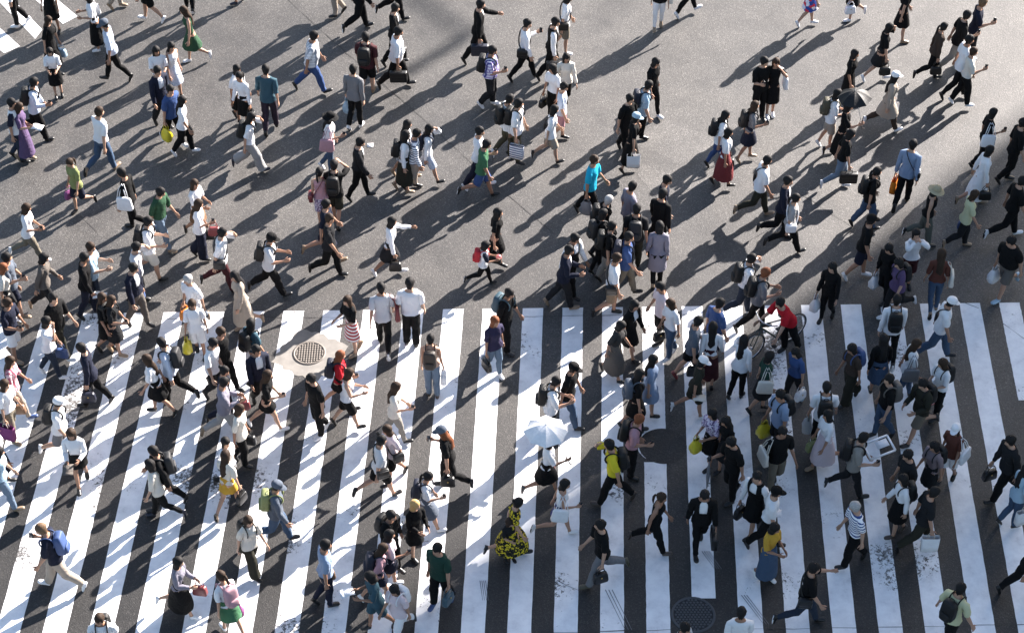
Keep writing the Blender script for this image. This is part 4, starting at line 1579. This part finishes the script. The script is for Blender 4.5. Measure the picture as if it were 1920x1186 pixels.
def person(idx, line):
    f = line.split()
    hx, hy, heading, bd, kind, arms, hr, top, bottom, shoes = f[:10]
    bags = f[10].split(',') if len(f) > 10 else []
    hx, hy, heading = float(hx), float(hy), R(float(heading))
    stout = bd.endswith('+')
    bd = bd.rstrip('+')
    sex = bd[0]
    h = float(bd[1:]) / 100 if len(bd) > 1 else {'m': 1.70, 'f': 1.59, 'c': 1.2}[sex]
    rnd = random.Random(idx * 7 + 3)
    body = MAN if sex == 'm' else WOMAN
    scale = h / 1.70
    base = ground(hx, hy, h * (.975 if kind != 'B' else .90))
    base[2] = 0
    rot, stride = pose(kind, arms, rnd, bags)
    M = solve(rot)
    girth = 1.12 if stout else rnd.uniform(.88, .98) if sex == 'f' else rnd.uniform(.92, 1.01)
    fs = 1 if stride > 0 else -1
    slim = 1.0 if stout or sex == 'c' else .91 if sex == 'f' else .93
    thin = kind == 's'
    tk, tc = top.split('.')
    bk, bc_ = bottom.split('.')
    sd = idx % 13

    root = bpy.data.objects.new('person', None)
    COL.objects.link(root)
    root.empty_display_size = .2
    layers = []

    # body
    bv = body.V.copy()
    mi = [1 if t[0] == 'E' else 2 if t[0] == 'M' else 0 for t in body.T]
    sk = SKINS[rnd.choice((0, 0, 1, 2, 2, 3))]
    layers.append(('body', [bv, body.F, body.B, body.Wt], [sk, EYE, LIP], mi))

    # lower garment
    ofb = lambda b: (lambda v: b)
    if bk in 'PWH':
        loose = rnd.choice((.004, .010, .014, .020))
        if bk == 'H':
            g = garment(body, lambda t: (t[0] == 'T' and t[1] <= 1) or (t[0] == 'L' and t[1] <= 3),
                        lambda v: .014 + (.03 * max(0, min(1, (.80 - v[2]) / .3)) if v[2] < .8 else 0), sd)
            nm = 'shorts'
        else:
            wide = .062 if bk == 'W' else 0.0
            lim = 9
            g = garment(body, lambda t: (t[0] == 'T' and t[1] <= 1) or (t[0] == 'L' and t[1] <= lim),
                        lambda v: .012 + loose * max(0, min(1, (.86 - v[2]) / .35)) + wide * max(0, min(1, (.86 - v[2]) / .7)), sd, .005)
            nm = 'trousers'
        layers.append((nm, g, cloth(bc_), None))
    elif tk not in 'DE':
        g = skirt(1.045, HEMZ[bk] + rnd.uniform(-.03, .03), girth, {'M': .06, 'K': .12, 'L': .11}[bk] * rnd.uniform(.8, 1.2), fs, idx)
        layers.append(('skirt', g, cloth(bc_), None))

    # upper garment
    def tor(lo, hi=8): return lambda t: t[0] == 'T' and lo <= t[1] <= hi
    arm_n = {'T': 3, 'R': 3, 'E': 2, 'S': 8, 'J': 8, 'G': 8, 'C': 8, 'V': -1, 'D': -1}[tk]
    if tk == 'S' and rnd.random() < .35: arm_n = 5
    belly = .05 if stout else 0
    lo = 0 if tk in 'TSRJ' and bk not in 'KML' and rnd.random() < .75 else 1
    if bk in 'KML' and tk not in 'JC': lo = 1

    def top_off(v):
        ao = abs(v[1]) > .19 and v[2] < 1.40
        if ao:
            return .014 + (.014 if arm_n <= 3 else .008) * max(0, min(1, (1.36 - v[2]) / .15))
        o = .014 + .009 * max(0, min(1, (1.25 - v[2]) / .2)) + .010 * max(0, min(1, (1.0 - v[2]) / .1))
        if bk in 'KML' and tk not in 'JC' and v[2] < 1.05: o = .004
        return o + belly * max(0, 1 - abs(v[2] - 1.08) / .16) * (1 if v[0] > 0 else .4)
    if tk in 'JG':
        inner = garment(body, lambda t: t[0] == 'T' and 2 <= t[1] <= 8, lambda v: .010, sd, .001)
        if tk == 'J':
            layers.append(('shirt', inner, cloth('white'), None))
            g = garment(body, lambda t: (t[0] == 'T' and lo <= t[1] <= 8 and not (t[2] in (15, 0) and t[1] >= 4)) or (t[0] == 'A' and t[1] <= arm_n), lambda v: top_off(v) + .004, sd)
            layers.append(('jacket', g, cloth(tc), None))
        else:
            g = garment(body, lambda t: (t[0] == 'T' and 1 <= t[1] <= 8) or (t[0] == 'A' and t[1] <= arm_n), top_off, sd)
            layers.append(('shirt', g, cloth(tc), None))
            g = garment(body, lambda t: t[0] == 'T' and 1 <= t[1] <= 8 and not (t[2] in (15, 0) and t[1] >= 5), lambda v: top_off(v) + .010, sd, .002)
            layers.append(('waistcoat', g, cloth('black'), None))
    elif tk == 'R':
        g = garment(body, lambda t: t[0] == 'T' and lo <= t[1] <= 8, top_off, sd)
        layers.append(('shirt', g, cloth(tc), None))
        for s_ in (1, -1):
            g = garment(body, lambda t: t[0] == 'A' and t[1] <= arm_n and t[2] == s_, lambda v: .016 + .012 * max(0, min(1, (1.36 - v[2]) / .15)), sd)
            layers.append(('sleeve', g, cloth('navy'), None))
    elif tk in 'DE':
        g = garment(body, lambda t: (t[0] == 'T' and 2 <= t[1] <= (7 if tk == 'D' else 8)) or (t[0] == 'A' and t[1] <= arm_n), lambda v: top_off(v) - .004, sd)
        g = merge(g, skirt(1.05, HEMZ[bk] + rnd.uniform(-.03, .03), girth, .26 if tk == 'D' or tc == 'floralyellow' else .15, fs, idx, .010, loose=.010))
        layers.append(('dress', g, cloth(tc), None))
    elif tk == 'C':
        g = garment(body, lambda t: (t[0] == 'T' and 1 <= t[1] <= 8) or (t[0] == 'A' and t[1] <= arm_n), lambda v: top_off(v) + .004, sd)
        g = merge(g, skirt(1.05, (.48 if bk == 'P' else .26) + rnd.uniform(-.03, .03), girth * 1.02, .11, fs, idx, .006, loose=.020))
        layers.append(('coat', g, cloth(tc), None))
    else:
        g = garment(body, lambda t: (t[0] == 'T' and lo <= t[1] <= (7 if tk == 'V' else 8)) or (t[0] == 'A' and t[1] <= arm_n), top_off, sd, .006)
        layers.append(('shirt' if tk != 'V' else 'vest_top', g, cloth(tc), None))

    # shoes
    upper, sole = leather(shoes) if shoes != 'white' else cloth('white'), cloth('white' if rnd.random() < .35 and shoes not in ('tan', 'brown') else 'charcoal')
    for side in (1, -1):
        fs_pick = lambda t, s=side: t[0] == 'F' and t[2] == s
        g = garment(body, fs_pick, lambda v: .010, sd, .0)
        g[0][:, 2] = np.maximum(g[0][:, 2], -.008)
        zc = [np.mean([g[0][i][2] for i in q]) for q in g[1]]
        layers.append(('shoe', g, [upper, sole], [1 if z < .012 else 0 for z in zc]))

    # hair and hats
    hat = None
    hs = hr
    if '/' in hr:
        hat, hs = hr.split('/')
    st, hc = hs.split('.')
    g = hair(st, idx)
    if hat:
        g[0][:, 2] = np.where(g[0][:, 2] > 1.66, 1.66 + (g[0][:, 2] - 1.66) * .5, g[0][:, 2])
        inn = g[0][:, 2] > 1.62
        g[0][inn, 1] *= .90; g[0][inn, 0] *= .92
    layers.append(('hair', g, hairmat(hc), None))
    if hat:
        layers.append(('cap' if hat[0] == 'C' else 'hat', cap(hat[0] == 'H'), cloth(hat[2:]), None))

    # pose every layer and rest the lower foot on the ground
    zmin = 9
    posed = []
    for nm, g, mat, mi in layers:
        v = g[0].copy()
        tors = (v[:, 2] > .84) & (v[:, 2] < 1.42) & (np.abs(v[:, 1]) < .19)
        v[tors, 0] *= girth
        v[tors, 1] *= (girth + 1) / 2
        if sex == 'c':
            hd = v[:, 2] > 1.47
            v[hd] = (v[hd] - (0, 0, 1.47)) * (1.22, 1.22, 1.10) + (0, 0, 1.47)
        p = skin(v, g[2], g[3], M)
        if nm == 'shoe': zmin = min(zmin, p[:, 2].min())
        posed.append((nm, p, g[1], mat, mi))
    for nm, p, F, mat, mi in posed:
        p[:, 2] -= zmin
        p[:, :2] *= slim
        link(nm, make_mesh(nm, p, F, True, mi), mat, root)
    for b in M:
        S_ = np.diag((slim, slim, 1.0))
        M[b] = (S_ @ M[b][0], S_ @ (M[b][1] - np.array([0, 0, zmin])))
    root.location = base
    root.rotation_euler = (0, 0, heading)
    root.scale = (scale,) * 3

    # labels are worked out once everybody is placed
    tw = WORD.get(tc, tc) + ' ' + TOPW[tk]
    bw = WORD.get(bc_, bc_) + ('' if 'denim' in bc_ and bk == 'P' else '') + ' ' + BOTW[bk]
    if 'denim' in bc_ and bk == 'P': bw = WORD.get(bc_, bc_).replace('denim', 'blue').strip() + ' jeans'
    bw = bw.replace('dark blue jeans', 'dark blue jeans')
    clothes = tw if tk in 'DE' or (tk == 'C' and bk == 'L') else tw + ' and ' + bw
    hword = {'s': 'short', 'b': 'bobbed', 'l': 'long', 't': 'tied-back', 'u': 'bun of'}[st] + ' ' + HAIRW[hc] + ' hair'
    if hat: hword = WORD.get(hat[2:], hat[2:]) + (' cap' if hat[0] == 'C' else ' brimmed hat')
    who = 'child' if sex == 'c' else 'person'
    px = pixel(base + np.array([0, 0, h * .6]))
    rec = dict(o=root, who=who, top=tw, clothes=clothes, hair=hword, px=px, bags=[])
    PEOPLE_OUT.append(rec)
    if arms in 'pq' and not any(b.startswith('pa') for b in bags):
        bags.append('ph.black:' + ('R' if arms == 'p' else 'L'))
    for code in bags:
        ob, word = make_bag(code, M, scale, base, heading, rnd, body)
        rec['bags'].append((ob, word))
    return rec


for i, line in enumerate(PEOPLE.strip().split('\n')):
    person(i, line)

# ------------------------------------------------------------------ the bicycle under the man in the red shirt
RUB = plain('rubber', (.02, .02, .021), .7)
CHR = plain('chrome', (.55, .56, .58), .25, metal=1.0)
PNT = plain('bike_paint', (.03, .05, .045), .35)
rider = [r for r in PEOPLE_OUT if r['top'].startswith('crimson T') and r['o'].rotation_euler.z > 3][0]
bike = bpy.data.objects.new('bicycle', None)
COL.objects.link(bike)
rl = np.array(rider['o'].location)
hd = R(213)
fw, rg = np.array([math.cos(hd), math.sin(hd), 0]), np.array([math.sin(hd), -math.cos(hd), 0])
bike.location = rl + fw * .16 + rg * .22
bike.rotation_euler = (0, 0, hd)
tag(bike, 'dark bicycle with thin wheels pushed by the person in the crimson T-shirt', 'bicycle')
WR = .335
for x in (.54, -.52):
    pts = [(x + WR * math.cos(2 * PI * k / 32), 0, WR + .012 + WR * math.sin(2 * PI * k / 32)) for k in range(32)]
    wv = link('wheel', make_mesh('wheel', *tube([(x, -.04, WR + .012), (x, .04, WR + .012)], .025, 10)), CHR, bike)
    link('tyre', make_mesh('tyre', *tube(pts, .017, 7, closed=True)), RUB, wv)
    rim = [(x + (WR - .028) * math.cos(2 * PI * k / 32), 0, WR + .012 + (WR - .028) * math.sin(2 * PI * k / 32)) for k in range(32)]
    link('rim', make_mesh('rim', *tube(rim, .011, 6, closed=True)), CHR, wv)
    link('spokes', make_mesh('spokes', *join(*[tube([(x, .02 * (-1) ** k, WR + .012), (x + (WR - .03) * math.cos(PI * k / 10), 0, WR + .012 + (WR - .03) * math.sin(PI * k / 10))], .0022, 4) for k in range(20)])), CHR, wv)
z0 = WR + .012
link('frame', make_mesh('frame', *join(tube([(-.10, 0, .29), (-.22, 0, .80)], .017, 8), tube([(-.10, 0, .29), (.36, 0, .82)], .02, 8), tube([(-.20, 0, .74), (.35, 0, .88)], .016, 8),
                                         tube([(-.10, .03, .29), (-.52, .05, z0)], .011, 6), tube([(-.10, -.03, .29), (-.52, -.05, z0)], .011, 6),
                                         tube([(-.20, .02, .76), (-.52, .05, z0)], .010, 6), tube([(-.20, -.02, .76), (-.52, -.05, z0)], .010, 6))), PNT, bike)
link('fork', make_mesh('fork', *join(tube([(.34, 0, .95), (.385, 0, .74)], .017, 8), tube([(.385, .04, .74), (.54, .05, z0)], .012, 6), tube([(.385, -.04, .74), (.54, -.05, z0)], .012, 6))), PNT, bike)
link('handlebar', make_mesh('handlebar', *tube([(.18, .29, 1.0), (.30, .24, 1.02), (.36, .06, 1.0), (.36, -.06, 1.0), (.30, -.24, 1.02), (.18, -.29, 1.0)], .013, 7)), CHR, bike)
link('saddle', make_mesh('saddle', *shift(softbox(.27, .16, .07, .7, 12, 6), -.23, 0, .88)), leather('black'), bike)
link('seat_post', make_mesh('seat_post', *tube([(-.215, 0, .78), (-.23, 0, .86)], .013, 8)), CHR, bike)
link('crank', make_mesh('crank', *join(tube([(-.10, -.07, .29), (-.10, .07, .29)], .03, 10), tube([(-.10, .07, .29), (.04, .08, .22)], .010, 5), tube([(-.10, -.07, .29), (-.24, -.08, .36)], .010, 5))), CHR, bike)
for p in ((.04, .12, .22), (-.24, -.12, .36)):
    link('pedal', make_mesh('pedal', *box(*p, .09, .08, .02), False), RUB, bike)

# ------------------------------------------------------------------ white framed board carried through the crowd
hp = ground(1648, 838, 1.05)
fr = bpy.data.objects.new('framed_board', None)
COL.objects.link(fr)
fr.location = hp
fr.rotation_euler = (R(12), R(-8), R(20))
tag(fr, 'white rectangular frame with papers carried by the person with the black backpack', 'frame')
WP = plain('white_plastic', (.78, .78, .79), .4)
for a, b in (((-.25, -.17, 0), (.25, -.17, 0)), ((.25, -.17, 0), (.25, .17, 0)), ((.25, .17, 0), (-.25, .17, 0)), ((-.25, .17, 0), (-.25, -.17, 0))):
    link('rail', make_mesh('rail', *tube([a, b], .022, 6)), WP, fr)
link('sheet', make_mesh('sheet', *box(.08, .04, .012, .24, .16, .006), False), cloth('white'), fr)

# ------------------------------------------------------------------ labels: each one singles out one thing
GROUP = {'person': 'people walking over the crossing', 'child': 'people walking over the crossing'}


def counts(key):
    c = {}
    for r in PEOPLE_OUT:
        c[key(r)] = c.get(key(r), 0) + 1
    return c


for r in PEOPLE_OUT:
    r['lab'] = None
    r['inframe'] = 0 < r['px'][0] < 1920 and 0 < r['px'][1] < 1186
c1 = counts(lambda r: r['clothes'])
for r in PEOPLE_OUT:
    if c1[r['clothes']] == 1:
        r['lab'] = '%s in %s' % (r['who'], r['clothes'])
        r['ref'] = r['lab']
k2 = lambda r: r['clothes'] + '|' + r['hair']
c2 = counts(k2)
for r in PEOPLE_OUT:
    if not r['lab'] and c2[k2(r)] == 1:
        r['lab'] = '%s in %s with %s' % (r['who'], r['clothes'], r['hair'])
k3 = lambda r: r['clothes'] + '|' + (r['bags'][0][1] if r['bags'] else '')
c3 = counts(k3)
for r in PEOPLE_OUT:
    if not r['lab'] and r['bags'] and c3[k3(r)] == 1:
        r['lab'] = '%s in %s with %s' % (r['who'], r['clothes'], r['bags'][0][1])
used = {r['lab'] for r in PEOPLE_OUT if r['lab']}
refs = [r for r in PEOPLE_OUT if r.get('ref') and r['inframe']]


def relations(r):
    out = []
    for q in refs:
        if q is r: continue
        dx, dy = r['px'][0] - q['px'][0], r['px'][1] - q['px'][1]
        w = ('left of' if dx < 0 else 'right of') if abs(dx) > abs(dy) else ('behind' if dy < 0 else 'in front of')
        out.append((math.hypot(dx, dy) + 14 * max(0, len(q['ref'].split()) - 7), w + ' the ' + q['ref']))
    return [w for _, w in sorted(out)]


for r in PEOPLE_OUT:
    r['rel'] = relations(r)[:12]
    if not r['lab']:
        for w in r['rel']:
            cand = ['%s in %s %s' % (r['who'], r['clothes'], w), '%s in %s %s' % (r['who'], r['top'], w)]
            cand = [c for c in cand if len(c.split()) <= 16 and c not in used]
            if cand:
                r['lab'] = cand[0]
                break
    used.add(r['lab'])
    tag(r['o'], r['lab'], r['who'], GROUP[r['who']])
for r in PEOPLE_OUT:
    for ob, word in r['bags']:
        verb = {'backpack': 'worn by'}.get(ob['category'], 'carried by')
        cand = ['%s %s the %s' % (word, verb, r['lab'])] + ['%s %s the %s in %s %s' % (word, verb, r['who'], r['top'], w) for w in r['rel']] + ['%s %s' % (word, w) for w in r['rel']]
        if sum(1 for o2, w2 in r['bags'] if w2 == word) > 1:
            hnd = 'in the left hand of' if ob is r['bags'][-1][0] else 'in the right hand of'
            cand = ['%s %s the %s' % (word, hnd, r['lab'])] + cand
        cand = [c for c in cand if len(c.split()) <= 16 and c not in used]
        lab = cand[0] if cand else word
        used.add(lab)
        tag(ob, lab, None, {'backpack': 'backpacks on the crowd', 'phone': 'phones in hand', 'umbrella': 'umbrellas in the crowd',
                            'paper': 'papers in hand', 'briefcase': 'briefcases in hand'}.get(ob['category'], 'bags carried by the crowd'))
